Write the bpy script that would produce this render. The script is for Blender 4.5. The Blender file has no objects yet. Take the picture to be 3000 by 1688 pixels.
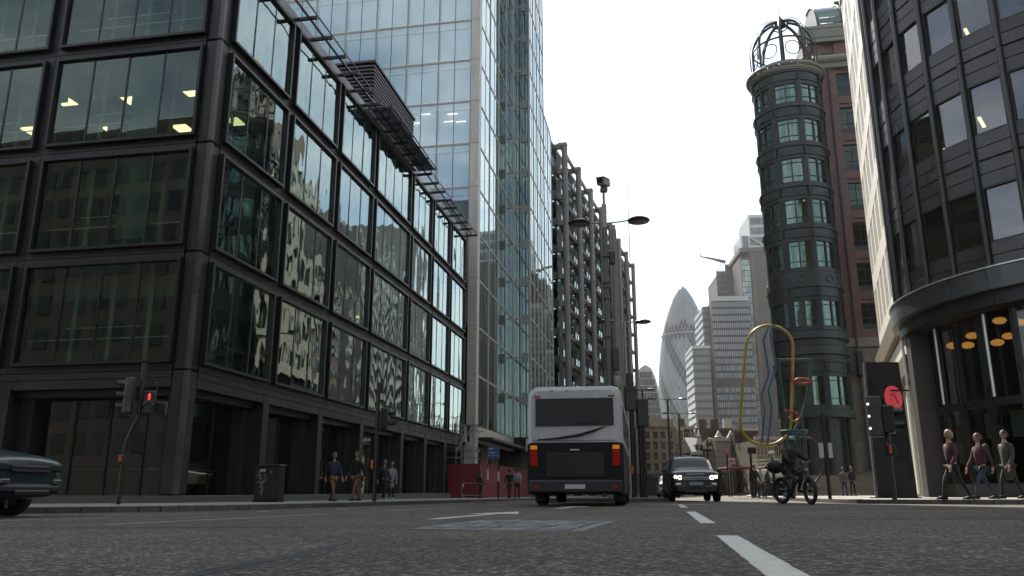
import bpy, bmesh, math, random
from mathutils import Matrix, Vector
random.seed(7)
R = math.radians
sc = bpy.context.scene
COL = sc.collection

# ------------------------------------------------------------------ camera
PITCH = 14.2; FPX = 2350.0; CAMH = 0.29
cam = bpy.data.cameras.new('camera'); cam.sensor_width = 36.0; cam.lens = FPX / 3000.0 * 36.0
cam.clip_start = 0.05; cam.clip_end = 6000
camo = bpy.data.objects.new('camera', cam); COL.objects.link(camo)
camo.location = (0, 0, CAMH); camo.rotation_euler = (R(90 + PITCH), 0, 0)
sc.camera = camo

# ------------------------------------------------------------------ world, sun, exposure
SUN_AZ, SUN_EL = -4.5, 45.0         # degrees: azimuth from +Y towards +X
w = bpy.data.worlds.new('World'); sc.world = w; w.use_nodes = True
nt = w.node_tree; nt.nodes.clear()
N = nt.nodes.new; L = nt.links.new
out = N('ShaderNodeOutputWorld'); bg = N('ShaderNodeBackground'); sky = N('ShaderNodeTexSky')
sky.sky_type = 'NISHITA'; sky.sun_disc = False
sky.sun_elevation = R(SUN_EL); sky.sun_rotation = R(SUN_AZ)
sky.air_density = 1.2; sky.dust_density = 0.9; sky.ozone_density = 1.0; sky.altitude = 20
tc = N('ShaderNodeTexCoord'); sep = N('ShaderNodeSeparateXYZ'); L(tc.outputs['Generated'], sep.inputs[0])
zz = N('ShaderNodeMath'); zz.operation = 'ADD'; zz.inputs[1].default_value = 0.18; L(sep.outputs['Z'], zz.inputs[0])
zm = N('ShaderNodeMath'); zm.operation = 'MAXIMUM'; zm.inputs[1].default_value = 0.05; L(zz.outputs[0], zm.inputs[0])
dx = N('ShaderNodeMath'); dx.operation = 'DIVIDE'; L(sep.outputs['X'], dx.inputs[0]); L(zm.outputs[0], dx.inputs[1])
dy = N('ShaderNodeMath'); dy.operation = 'DIVIDE'; L(sep.outputs['Y'], dy.inputs[0]); L(zm.outputs[0], dy.inputs[1])
cmb = N('ShaderNodeCombineXYZ'); L(dx.outputs[0], cmb.inputs[0]); L(dy.outputs[0], cmb.inputs[1])
ns = N('ShaderNodeTexNoise'); ns.inputs['Scale'].default_value = 2.1; ns.inputs['Detail'].default_value = 7; ns.inputs['Roughness'].default_value = 0.58
L(cmb.outputs[0], ns.inputs['Vector'])
rp = N('ShaderNodeValToRGB'); rp.color_ramp.elements[0].position = 0.40; rp.color_ramp.elements[1].position = 0.62
rp.color_ramp.elements[0].color = (0.10, 0.10, 0.10, 1); rp.color_ramp.elements[1].color = (0.95, 0.95, 0.95, 1)
L(ns.outputs['Fac'], rp.inputs[0])
# bright cumulus and thin veil, the same all round the sky
mx = N('ShaderNodeMix'); mx.data_type = 'RGBA'; mx.inputs[7].default_value = (7.7, 8.1, 8.5, 1)
L(rp.outputs[0], mx.inputs[0]); L(sky.outputs[0], mx.inputs[6])
L(mx.outputs[2], bg.inputs['Color']); bg.inputs['Strength'].default_value = 0.10
L(bg.outputs[0], out.inputs['Surface'])

sl = bpy.data.lights.new('sun', 'SUN'); sl.energy = 5.0; sl.angle = R(0.53); sl.color = (1.0, 0.94, 0.83)
so = bpy.data.objects.new('sun', sl); COL.objects.link(so)
_d = Vector((math.sin(R(SUN_AZ)) * math.cos(R(SUN_EL)), math.cos(R(SUN_AZ)) * math.cos(R(SUN_EL)), math.sin(R(SUN_EL))))
so.rotation_euler = _d.to_track_quat('Z', 'Y').to_euler(); so.location = (0, 0, 120)

vs = sc.view_settings
vs.view_transform = 'Standard'; vs.look = 'None'; vs.gamma = 1.0; vs.use_curve_mapping = False
vs.exposure = 1.08
sc.cycles.max_bounces = 10; sc.cycles.transparent_max_bounces = 24; sc.cycles.glossy_bounces = 5
sc.cycles.caustics_reflective = False; sc.cycles.caustics_refractive = False

# ------------------------------------------------------------------ helpers
_c, _s = math.cos(R(PITCH)), math.sin(R(PITCH))
def at(px, py, Y):                     # point of the street at depth Y seen in direction of photo pixel
    v = -(py - 844.0); t = Y / (FPX * _c - v * _s)
    return ((px - 1500.0) * t, Y, CAMH + (FPX * _s + v * _c) * t)
def gz(x, y): return -0.005 * y + 0.006 * x

def tag(o, label=None, cat=None, group=None, kind=None):
    if label: o['label'] = label
    if cat: o['category'] = cat
    if group: o['group'] = group
    if kind: o['kind'] = kind
    return o
def thing(name, label, cat, loc=(0, 0, 0), rz=0.0, group=None):
    o = bpy.data.objects.new(name, None); COL.objects.link(o)
    o.empty_display_size = 0.3; o.location = loc; o.rotation_euler = (0, 0, rz)
    return tag(o, label, cat, group)
def link(name, me, parent=None, loc=(0, 0, 0), rot=(0, 0, 0)):
    o = bpy.data.objects.new(name, me); COL.objects.link(o)
    if parent is not None: o.parent = parent
    o.location = loc; o.rotation_euler = rot
    return o
def mesh(verts, faces, m, smooth=False, name='mesh'):
    me = bpy.data.meshes.new(name); me.from_pydata([tuple(v) for v in verts], [], faces)
    me.materials.append(m)
    if smooth:
        for p in me.polygons: p.use_smooth = True
    me.update(); return me
_boxes = {}
def boxmesh(dx, dy, dz, m, bev=0.0):
    k = (round(dx, 4), round(dy, 4), round(dz, 4), m.name, bev)
    if k in _boxes: return _boxes[k]
    a, b, c = dx / 2, dy / 2, dz / 2
    v = [(-a, -b, -c), (a, -b, -c), (a, b, -c), (-a, b, -c), (-a, -b, c), (a, -b, c), (a, b, c), (-a, b, c)]
    fc = [(0, 3, 2, 1), (4, 5, 6, 7), (0, 1, 5, 4), (1, 2, 6, 5), (2, 3, 7, 6), (3, 0, 4, 7)]
    me = mesh(v, fc, m)
    if bev > 0:
        bm = bmesh.new(); bm.from_mesh(me)
        bmesh.ops.bevel(bm, geom=bm.edges[:], offset=min(bev, min(a, b, c) * 0.8), segments=1, affect='EDGES')
        bm.to_mesh(me); bm.free()
    _boxes[k] = me; return me
def B(name, parent, x0, x1, y0, y1, z0, z1, m, bev=0.0, rz=0.0):
    return link(name, boxmesh(abs(x1 - x0), abs(y1 - y0), abs(z1 - z0), m, bev), parent,
                ((x0 + x1) / 2, (y0 + y1) / 2, (z0 + z1) / 2), (0, 0, rz))
class MB:                              # collects shapes into one mesh
    def __init__(s): s.v = []; s.f = []
    def add(s, v, f):
        n = len(s.v); s.v += [tuple(q) for q in v]; s.f += [tuple(i + n for i in q) for q in f]; return s
    def box(s, x0, x1, y0, y1, z0, z1, M=None):
        v = [Vector(p) for p in [(x0, y0, z0), (x1, y0, z0), (x1, y1, z0), (x0, y1, z0), (x0, y0, z1), (x1, y0, z1), (x1, y1, z1), (x0, y1, z1)]]
        if M: v = [M @ p for p in v]
        return s.add(v, [(0, 3, 2, 1), (4, 5, 6, 7), (0, 1, 5, 4), (1, 2, 6, 5), (2, 3, 7, 6), (3, 0, 4, 7)])
    def tube(s, pts, r, n=8, closed=False, cap=True):
        pts = [Vector(p) for p in pts]; m = len(pts); rings = []
        up = Vector((0, 0, 1)); prev = None
        for i, p in enumerate(pts):
            if closed: d = pts[(i + 1) % m] - pts[i - 1]
            else: d = pts[min(i + 1, m - 1)] - pts[max(i - 1, 0)]
            d.normalize()
            if prev is None:
                a = d.orthogonal().normalized()
            else:
                a = (prev - d * prev.dot(d)); a = a.normalized() if a.length > 1e-6 else d.orthogonal().normalized()
            prev = a; b = d.cross(a)
            rr = r[i] if isinstance(r, (list, tuple)) else r
            rings.append([p + (a * math.cos(2 * math.pi * k / n) + b * math.sin(2 * math.pi * k / n)) * rr for k in range(n)])
        v = [q for g in rings for q in g]; fc = []
        for i in range(m if closed else m - 1):
            j = (i + 1) % m
            for k in range(n):
                k2 = (k + 1) % n
                fc.append((i * n + k, i * n + k2, j * n + k2, j * n + k))
        if cap and not closed:
            fc.append(tuple(range(n))[::-1]); fc.append(tuple((m - 1) * n + k for k in range(n)))
        return s.add(v, fc)
    def lathe(s, prof, n=24, c=(0, 0, 0), a0=0.0, a1=2 * math.pi):
        full = abs(a1 - a0 - 2 * math.pi) < 1e-6; k = n if full else n + 1
        v = []
        for r, z in prof:
            for i in range(k):
                a = a0 + (a1 - a0) * i / n
                v.append((c[0] + r * math.cos(a), c[1] + r * math.sin(a), c[2] + z))
        fc = []
        for j in range(len(prof) - 1):
            for i in range(n):
                i2 = (i + 1) % k
                fc.append((j * k + i, j * k + i2, (j + 1) * k + i2, (j + 1) * k + i))
        return s.add(v, fc)
    def arc(s, r0, r1, a0, a1, z0, z1, n=6):   # curved block, angles in degrees
        v = []; fc = []
        for i in range(n + 1):
            a = R(a0 + (a1 - a0) * i / n); ca, sa = math.cos(a), math.sin(a)
            v += [(r0 * ca, r0 * sa, z0), (r1 * ca, r1 * sa, z0), (r1 * ca, r1 * sa, z1), (r0 * ca, r0 * sa, z1)]
        for i in range(n):
            o = i * 4
            for k in range(4):
                k2 = (k + 1) % 4
                fc.append((o + k, o + 4 + k, o + 4 + k2, o + k2))
        fc.append((0, 1, 2, 3)); o = n * 4; fc.append((o + 3, o + 2, o + 1, o))
        return s.add(v, fc)
    def mesh(s, m, smooth=False):
        me = mesh(s.v, s.f, m)
        bm = bmesh.new(); bm.from_mesh(me); bmesh.ops.recalc_face_normals(bm, faces=bm.faces[:]); bm.to_mesh(me); bm.free()
        if smooth:
            for p in me.polygons: p.use_smooth = True
            me.set_sharp_from_angle(angle=R(40))
        return me
    def build(s, name, m, parent=None, loc=(0, 0, 0), rot=(0, 0, 0), smooth=False):
        return link(name, s.mesh(m, smooth), parent, loc, rot)
def pieces(parent, name, items, m, limit=300, bev=0.0):
    """items: boxes (x0,x1,y0,y1,z0,z1) in the parent's frame; the largest in view become parts of their own, the rest one part"""
    M = parent.matrix_basis
    if parent.parent: M = parent.parent.matrix_basis @ M
    cp = Vector((0, 0, CAMH)); sc_ = []
    for b in items:
        ctr = M @ Vector(((b[0] + b[1]) / 2, (b[2] + b[3]) / 2, (b[4] + b[5]) / 2))
        d = max((ctr - cp).length, 0.5); e = sorted((abs(b[1] - b[0]), abs(b[3] - b[2]), abs(b[5] - b[4])))
        sc_.append((e[1] * e[2] / d / d, b))
    sc_.sort(key=lambda q: -q[0])
    for _, b in sc_[:limit]: B(name, parent, *b, m, bev)
    if len(sc_) > limit:
        mb = MB()
        for _, b in sc_[limit:]: mb.box(*b)
        tag(mb.build(name + '_mass', m, parent), kind='stuff')
_ts = bpy.data.scenes.new('workbench')          # small side scene: evaluating modifiers there stays quick
def evalmesh(o):
    _ts.collection.objects.link(o); vl = _ts.view_layers[0]; vl.update()
    me = bpy.data.meshes.new_from_object(o.evaluated_get(vl.depsgraph)); bpy.data.objects.remove(o); return me
def text(name, s, size, m, parent, loc, rot, depth=0.004, align='CENTER', sx=1.0):
    cu = bpy.data.curves.new(name, 'FONT'); cu.body = s; cu.size = size; cu.extrude = depth; cu.align_x = align; cu.align_y = 'CENTER'
    cu.resolution_u = 2
    o = bpy.data.objects.new(name, cu); me = evalmesh(o); me.materials.clear(); me.materials.append(m)
    t = link(name, me, parent, loc, rot); t.scale = (sx, 1, 1); return t

# ------------------------------------------------------------------ materials
PALE = {'pale wing stone', 'sooty cream stone', 'carved stone trim', 'painted white trim', 'grey green spandrel glass', 'cream metal cladding', 'cream mullion', 'blue grey blind', 'white slab edge', 'pale polished limestone', 'office ceiling', 'pale ceiling bulkhead', 'pale interior fin', 'brushed steel rail', 'concrete slab', 'dim office wall', 'pale louvre'}
def mat(name, col, rough=0.5, metal=0.0, var=0.0, nscale=3.0, rnd=0.0, bump=0.0, bscale=20.0, emit=None, estr=0.0, spec=0.5, stain=None, coat=0.0):
    if name not in PALE: col = tuple(c * 0.62 for c in col)     # all but the pale materials darkened evenly for the exposure
    m = bpy.data.materials.new(name); m.use_nodes = True; t = m.node_tree; b = t.nodes['Principled BSDF']
    b.inputs['Base Color'].default_value = (*col, 1); b.inputs['Roughness'].default_value = rough
    b.inputs['Metallic'].default_value = metal; b.inputs['Specular IOR Level'].default_value = spec
    if coat: b.inputs['Coat Weight'].default_value = coat
    if emit: b.inputs['Emission Color'].default_value = (*emit, 1); b.inputs['Emission Strength'].default_value = estr
    n = t.nodes.new; l = t.links.new
    co = n('ShaderNodeTexCoord')
    last = None
    if var or rnd or stain:
        rgb = n('ShaderNodeRGB'); rgb.outputs[0].default_value = (*col, 1); last = rgb.outputs[0]
        geo = n('ShaderNodeNewGeometry')
        if var:
            nz = n('ShaderNodeTexNoise'); nz.inputs['Scale'].default_value = nscale; nz.inputs['Detail'].default_value = 6; nz.inputs['Roughness'].default_value = 0.6
            l(geo.outputs['Position'], nz.inputs['Vector'])
            mr = n('ShaderNodeMapRange'); mr.inputs[1].default_value = 0.3; mr.inputs[2].default_value = 0.7
            mr.inputs[3].default_value = 1 - var; mr.inputs[4].default_value = 1 + var; l(nz.outputs['Fac'], mr.inputs[0])
            vm = n('ShaderNodeVectorMath'); vm.operation = 'SCALE'; l(last, vm.inputs[0]); l(mr.outputs[0], vm.inputs['Scale']); last = vm.outputs[0]
            mr2 = n('ShaderNodeMapRange'); mr2.inputs[1].default_value = 0.3; mr2.inputs[2].default_value = 0.7
            mr2.inputs[3].default_value = max(rough - 0.12, 0.02); mr2.inputs[4].default_value = min(rough + 0.12, 1); l(nz.outputs['Fac'], mr2.inputs[0]); l(mr2.outputs[0], b.inputs['Roughness'])
        if rnd:
            oi = n('ShaderNodeObjectInfo'); mr = n('ShaderNodeMapRange'); mr.inputs[3].default_value = 1 - rnd; mr.inputs[4].default_value = 1 + rnd
            l(oi.outputs['Random'], mr.inputs[0]); vm = n('ShaderNodeVectorMath'); vm.operation = 'SCALE'; l(last, vm.inputs[0]); l(mr.outputs[0], vm.inputs['Scale']); last = vm.outputs[0]
        if stain:
            mp = n('ShaderNodeMapping'); mp.inputs['Scale'].default_value = (2.5, 2.5, 0.25); l(geo.outputs['Position'], mp.inputs[0])
            nz = n('ShaderNodeTexNoise'); nz.inputs['Scale'].default_value = 1.6; nz.inputs['Detail'].default_value = 5; l(mp.outputs[0], nz.inputs['Vector'])
            mr = n('ShaderNodeMapRange'); mr.inputs[1].default_value = 0.45; mr.inputs[2].default_value = 0.75; mr.inputs[3].default_value = 1.0; mr.inputs[4].default_value = 1 - stain
            l(nz.outputs['Fac'], mr.inputs[0]); vm = n('ShaderNodeVectorMath'); vm.operation = 'SCALE'; l(last, vm.inputs[0]); l(mr.outputs[0], vm.inputs['Scale']); last = vm.outputs[0]
        l(last, b.inputs['Base Color'])
    if bump:
        nz = n('ShaderNodeTexNoise'); nz.inputs['Scale'].default_value = bscale; nz.inputs['Detail'].default_value = 4
        l(co.outputs['Object'], nz.inputs['Vector']); bp = n('ShaderNodeBump'); bp.inputs['Strength'].default_value = bump; bp.inputs['Distance'].default_value = 0.02
        l(nz.outputs['Fac'], bp.inputs['Height']); l(bp.outputs[0], b.inputs['Normal'])
    return m
def glass(name, tint, ior=1.8, refl=(0.95, 0.97, 0.96), wave=0.0, wscale=0.7, rough=0.005, wdist=0.02):
    m = bpy.data.materials.new(name); m.use_nodes = True; t = m.node_tree; t.nodes.clear(); n = t.nodes.new; l = t.links.new
    o = n('ShaderNodeOutputMaterial'); mx = n('ShaderNodeMixShader'); tr = n('ShaderNodeBsdfTransparent'); gl = n('ShaderNodeBsdfGlossy')
    tr.inputs[0].default_value = (*[math.sqrt(c) for c in tint], 1); gl.inputs['Color'].default_value = (*refl, 1); gl.inputs['Roughness'].default_value = rough
    # Schlick reflectance of a thin coated sheet, the same from both sides
    F0 = ((ior - 1) / (ior + 1)) ** 2
    ge = n('ShaderNodeNewGeometry'); dt = n('ShaderNodeVectorMath'); dt.operation = 'DOT_PRODUCT'; l(ge.outputs['Incoming'], dt.inputs[0]); l(ge.outputs['Normal'], dt.inputs[1])
    ab = n('ShaderNodeMath'); ab.operation = 'ABSOLUTE'; l(dt.outputs['Value'], ab.inputs[0]); om = n('ShaderNodeMath'); om.operation = 'SUBTRACT'; om.inputs[0].default_value = 1.0; om.use_clamp = True; l(ab.outputs[0], om.inputs[1])
    pw = n('ShaderNodeMath'); pw.operation = 'POWER'; pw.inputs[1].default_value = 5.0; l(om.outputs[0], pw.inputs[0])
    ma = n('ShaderNodeMath'); ma.operation = 'MULTIPLY_ADD'; ma.inputs[1].default_value = 1 - F0; ma.inputs[2].default_value = F0; ma.use_clamp = True; l(pw.outputs[0], ma.inputs[0])
    l(ma.outputs[0], mx.inputs[0]); l(tr.outputs[0], mx.inputs[1]); l(gl.outputs[0], mx.inputs[2]); l(mx.outputs[0], o.inputs[0])
    if wave:
        co = n('ShaderNodeTexCoord'); oi = n('ShaderNodeObjectInfo'); ad = n('ShaderNodeVectorMath'); ad.operation = 'ADD'
        ml = n('ShaderNodeVectorMath'); ml.operation = 'SCALE'; ml.inputs[0].default_value = (37.0, 19.0, 53.0); l(oi.outputs['Random'], ml.inputs['Scale'])
        mp = n('ShaderNodeMapping'); mp.inputs['Scale'].default_value = (1.0, 1.0, 0.45); l(co.outputs['Object'], mp.inputs[0])
        l(mp.outputs[0], ad.inputs[0]); l(ml.outputs[0], ad.inputs[1])
        nz = n('ShaderNodeTexNoise'); nz.inputs['Scale'].default_value = wscale; nz.inputs['Detail'].default_value = 1.5; nz.inputs['Roughness'].default_value = 0.35
        l(ad.outputs[0], nz.inputs['Vector']); bp = n('ShaderNodeBump'); bp.inputs['Strength'].default_value = wave; bp.inputs['Distance'].default_value = wdist
        l(nz.outputs['Fac'], bp.inputs['Height']); l(bp.outputs[0], gl.inputs['Normal'])
    return m
def emis(name, col, s):
    m = bpy.data.materials.new(name); m.use_nodes = True; t = m.node_tree; t.nodes.clear()
    e = t.nodes.new('ShaderNodeEmission'); e.inputs[0].default_value = (*col, 1); e.inputs[1].default_value = s * 0.55
    o = t.nodes.new('ShaderNodeOutputMaterial'); t.links.new(e.outputs[0], o.inputs[0]); return m

M_ = {}
M_['bronze'] = mat('bronze anodised cladding', (0.046, 0.043, 0.040), 0.42, 0.35, var=0.18, nscale=1.2, rnd=0.12, stain=0.25)
M_['bronze_frame'] = mat('bronze window frame', (0.040, 0.037, 0.034), 0.36, 0.4, rnd=0.10)
M_['arris'] = mat('satin corner trim', (0.15, 0.136, 0.118), 0.36, 0.6, var=0.15, nscale=0.8, stain=0.3)
M_['black_metal'] = mat('black painted metal', (0.012, 0.012, 0.013), 0.35, 0.0, var=0.2)
M_['dark_metal'] = mat('dark grey metal', (0.035, 0.035, 0.036), 0.4, 0.5)
M_['plinth'] = mat('grey stone plinth', (0.13, 0.125, 0.115), 0.75, var=0.25, nscale=6, bump=0.3)
M_['glass_b1'] = glass('green tinted glazing', (0.30, 0.42, 0.32), 2.7, (0.84, 0.95, 0.94), wave=0.8, wscale=0.75, wdist=0.035)
M_['glass_b1f'] = glass('green tinted front glazing', (0.42, 0.52, 0.44), 1.6, (0.80, 0.90, 0.88), wave=0.25, wscale=0.5)
M_['glass_shop'] = glass('dark shop glazing', (0.30, 0.34, 0.31), 1.7, (0.85, 0.9, 0.86), wave=0.4, wscale=0.5)
M_['ceil'] = mat('office ceiling', (0.17, 0.18, 0.165), 0.9)
M_['slab'] = mat('concrete slab', (0.09, 0.09, 0.085), 0.9)
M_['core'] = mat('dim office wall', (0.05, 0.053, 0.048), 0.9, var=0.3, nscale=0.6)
M_['bulk'] = mat('pale ceiling bulkhead', (0.30, 0.33, 0.25), 0.8)
M_['fin'] = mat('pale interior fin', (0.22, 0.26, 0.19), 0.7)
M_['rail'] = mat('brushed steel rail', (0.55, 0.56, 0.54), 0.3, 0.6)
M_['blind'] = mat('green roller blind', (0.14, 0.24, 0.17), 0.85, var=0.1)
M_['lamp_warm'] = emis('warm ceiling panel', (1.0, 0.80, 0.48), 2.6)
M_['lamp_white'] = emis('white strip light', (1.0, 0.95, 0.85), 2.2)
M_['lamp_orange'] = emis('orange pendant shade', (1.0, 0.42, 0.10), 0.7)
# ------------------------------------------------------------------ ground, road, pavements
def asphalt(nm='worn asphalt', tone=1.0, vs_=48):
    m = bpy.data.materials.new(nm); m.use_nodes = True; t = m.node_tree; b = t.nodes['Principled BSDF']; n = t.nodes.new; l = t.links.new
    geo = n('ShaderNodeNewGeometry')
    v = n('ShaderNodeTexVoronoi'); v.inputs['Scale'].default_value = vs_; l(geo.outputs['Position'], v.inputs['Vector'])
    v2 = n('ShaderNodeTexNoise'); v2.inputs['Scale'].default_value = 30; v2.inputs['Detail'].default_value = 5; v2.inputs['Roughness'].default_value = 0.7; l(geo.outputs['Position'], v2.inputs['Vector'])
    big = n('ShaderNodeTexNoise'); big.inputs['Scale'].default_value = 0.55; big.inputs['Detail'].default_value = 6; big.inputs['Roughness'].default_value = 0.65; l(geo.outputs['Position'], big.inputs['Vector'])
    cr = n('ShaderNodeValToRGB'); e = cr.color_ramp.elements
    e[0].position = 0.0; e[0].color = (0.019, 0.017, 0.015, 1); e[1].position = 1.0; e[1].color = (0.245, 0.195, 0.148, 1)
    e2 = cr.color_ramp.elements.new(0.55); e2.color = (0.098, 0.079, 0.060, 1)
    wn = n('ShaderNodeTexWhiteNoise'); l(v.outputs['Color'], wn.inputs['Vector'])
    mm = n('ShaderNodeMath'); mm.operation = 'MULTIPLY'; l(wn.outputs['Value'], mm.inputs[0]); l(v2.outputs['Fac'], mm.inputs[1])
    sc2 = n('ShaderNodeMath'); sc2.operation = 'MULTIPLY'; sc2.inputs[1].default_value = 2.1; l(mm.outputs[0], sc2.inputs[0])
    pit = n('ShaderNodeTexNoise'); pit.inputs['Scale'].default_value = 17; pit.inputs['Detail'].default_value = 3; l(geo.outputs['Position'], pit.inputs['Vector'])
    pr_ = n('ShaderNodeMapRange'); pr_.inputs[1].default_value = 0.34; pr_.inputs[2].default_value = 0.50; pr_.inputs[3].default_value = 0.25; pr_.inputs[4].default_value = 1.0; l(pit.outputs['Fac'], pr_.inputs[0])
    pm = n('ShaderNodeMath'); pm.operation = 'MULTIPLY'; l(sc2.outputs[0], pm.inputs[0]); l(pr_.outputs[0], pm.inputs[1]); l(pm.outputs[0], cr.inputs[0])
    mr = n('ShaderNodeMapRange'); mr.inputs[1].default_value = 0.3; mr.inputs[2].default_value = 0.7; mr.inputs[3].default_value = 0.60 * tone; mr.inputs[4].default_value = 1.30 * tone; l(big.outputs['Fac'], mr.inputs[0])
    de = n('ShaderNodeTexVoronoi'); de.feature = 'DISTANCE_TO_EDGE'; de.inputs['Scale'].default_value = vs_; l(geo.outputs['Position'], de.inputs['Vector'])
    dr = n('ShaderNodeMapRange'); dr.inputs[1].default_value = 0.0; dr.inputs[2].default_value = 0.22; dr.inputs[3].default_value = 0.25; dr.inputs[4].default_value = 1.25; l(de.outputs['Distance'], dr.inputs[0])
    tm = n('ShaderNodeMath'); tm.operation = 'MULTIPLY'; l(mr.outputs[0], tm.inputs[0]); l(dr.outputs[0], tm.inputs[1]); mr = tm
    vm = n('ShaderNodeVectorMath'); vm.operation = 'SCALE'; l(cr.outputs[0], vm.inputs[0]); l(mr.outputs[0], vm.inputs['Scale']); l(vm.outputs[0], b.inputs['Base Color'])
    b.inputs['Roughness'].default_value = 0.82; b.inputs['Specular IOR Level'].default_value = 0.35
    ad = n('ShaderNodeMath'); ad.operation = 'ADD'; l(v.outputs['Distance'], ad.inputs[0]); l(v2.outputs['Fac'], ad.inputs[1])
    bp = n('ShaderNodeBump'); bp.inputs['Strength'].default_value = 0.9; bp.inputs['Distance'].default_value = 0.016; l(ad.outputs[0], bp.inputs['Height']); l(bp.outputs[0], b.inputs['Normal'])
    return m
def paving():
    m = bpy.data.materials.new('york stone paving'); m.use_nodes = True; t = m.node_tree; b = t.nodes['Principled BSDF']; n = t.nodes.new; l = t.links.new
    geo = n('ShaderNodeNewGeometry'); mp = n('ShaderNodeMapping'); mp.inputs['Rotation'].default_value = (0, 0, R(10.45)); l(geo.outputs['Position'], mp.inputs[0])
    br = n('ShaderNodeTexBrick'); br.inputs['Scale'].default_value = 1.0; br.inputs['Brick Width'].default_value = 0.75; br.inputs['Row Height'].default_value = 0.6; br.inputs['Mortar Size'].default_value = 0.012
    br.inputs['Color1'].default_value = (0.25, 0.235, 0.205, 1); br.inputs['Color2'].default_value = (0.18, 0.17, 0.15, 1); br.inputs['Mortar'].default_value = (0.07, 0.065, 0.06, 1)
    l(mp.outputs[0], br.inputs['Vector'])
    nz = n('ShaderNodeTexNoise'); nz.inputs['Scale'].default_value = 2.2; nz.inputs['Detail'].default_value = 6; l(geo.outputs['Position'], nz.inputs['Vector'])
    mr = n('ShaderNodeMapRange'); mr.inputs[1].default_value = 0.3; mr.inputs[2].default_value = 0.7; mr.inputs[3].default_value = 0.7; mr.inputs[4].default_value = 1.15; l(nz.outputs['Fac'], mr.inputs[0])
    vm = n('ShaderNodeVectorMath'); vm.operation = 'SCALE'; l(br.outputs['Color'], vm.inputs[0]); l(mr.outputs[0], vm.inputs['Scale']); l(vm.outputs[0], b.inputs['Base Color'])
    b.inputs['Roughness'].default_value = 0.75
    bp = n('ShaderNodeBump'); bp.inputs['Strength'].default_value = 0.4; bp.inputs['Distance'].default_value = 0.01; l(br.outputs['Fac'], bp.inputs['Height']); bp.invert = True; l(bp.outputs[0], b.inputs['Normal'])
    return m
M_['asphalt'] = asphalt(); M_['paving'] = paving()
M_['kerb'] = mat('granite kerb', (0.11, 0.105, 0.095), 0.8, var=0.3, nscale=9, rnd=0.2, bump=0.5, bscale=30)
M_['paint'] = mat('worn road paint', (0.62, 0.60, 0.52), 0.7, var=0.22, nscale=14, bump=0.25, bscale=60)
M_['tar'] = mat('bitumen seam', (0.018, 0.019, 0.021), 0.5, var=0.3, nscale=12)
S = 1200.0
road = link('road', mesh([(-S, -S, gz(-S, -S)), (S, -S, gz(S, -S)), (S, S, gz(S, S)), (-S, S, gz(-S, S))], [(0, 1, 2, 3)], M_['asphalt']))
tag(road, kind='structure')

def sheet(name, pts, h, m, parent=None, edge=None, wob=0.0):
    top = [(x + random.uniform(-wob, wob), y + random.uniform(-wob, wob), gz(x, y) + h) for x, y in pts]; n = len(top)
    v = top + [(x, y, gz(x, y) - 0.02) for x, y, _ in top]
    return link(name, mesh(v, [tuple(range(n))] + [(i, n + i, n + (i + 1) % n, (i + 1) % n) for i in range(n)], m), parent)
def ccw(p):
    a = sum(p[i][0] * p[(i + 1) % len(p)][1] - p[(i + 1) % len(p)][0] * p[i][1] for i in range(len(p)))
    return p if a > 0 else p[::-1]
def rounded(p, i0, i1): return p
def smoothpath(ctrl, n=8):             # Catmull-Rom through control points
    out = []
    for i in range(len(ctrl) - 1):
        p0 = Vector(ctrl[max(i - 1, 0)]); p1 = Vector(ctrl[i]); p2 = Vector(ctrl[i + 1]); p3 = Vector(ctrl[min(i + 2, len(ctrl) - 1)])
        for k in range(n):
            t = k / n
            q = 0.5 * ((2 * p1) + (p2 - p0) * t + (2 * p0 - 5 * p1 + 4 * p2 - p3) * t * t + (3 * p1 - p0 - 3 * p2 + p3) * t ** 3)
            out.append(tuple(q))
    out.append(tuple(ctrl[-1])); return out
KH = 0.12
kerbL = smoothpath([(-70, 22.0), (-30, 18.6), (-14, 16.4), (-8.6, 16.6), (-6.6, 18.2), (-5.6, 20.5), (-3.9, 27.5), (2.1, 54), (11.0, 98), (26, 150), (50, 230)], 6)
kerbR = smoothpath([(60, 12.0), (30, 15.2), (17, 17.6), (12.6, 19.4), (10.6, 21.8), (9.9, 24.2), (11.2, 32), (15.5, 52), (26, 92), (40, 140), (62, 220)], 6)
pvl = sheet('pavement', ccw(kerbL + [(-70, 230)]), KH, M_['paving']); tag(pvl, kind='structure')
pvr = sheet('pavement', ccw(kerbR + [(120, 220), (120, 12)]), KH, M_['paving']); tag(pvr, kind='structure')
def kerbstones(path, parent, side):
    # granite kerb stones laid end to end, 0.9 m long, near ones only as single stones
    d = 0.0; pts = [Vector(p) for p in path]; cur = []; stones = 0
    for i in range(len(pts) - 1):
        a, b = pts[i], pts[i + 1]; ln = (b - a).length
        if a.length > 60: continue
        k = max(1, int(round(ln / 0.95))); u = (b - a) / ln; nrm = Vector((-u.y, u.x)) * side
        ang = math.atan2(u.y, u.x)
        for j in range(k):
            c = a + (b - a) * ((j + 0.5) / k) + nrm * 0.01
            o = link('kerb_stone', boxmesh(round(ln / k, 2) - 0.012, 0.17, 0.18, M_['kerb'], 0.012), parent, (c.x, c.y, gz(c.x, c.y) + KH - 0.09 + 0.004), (0, 0, ang))
kerbstones(kerbL, pvl, 1); kerbstones(kerbR, pvr, -1)

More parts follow.
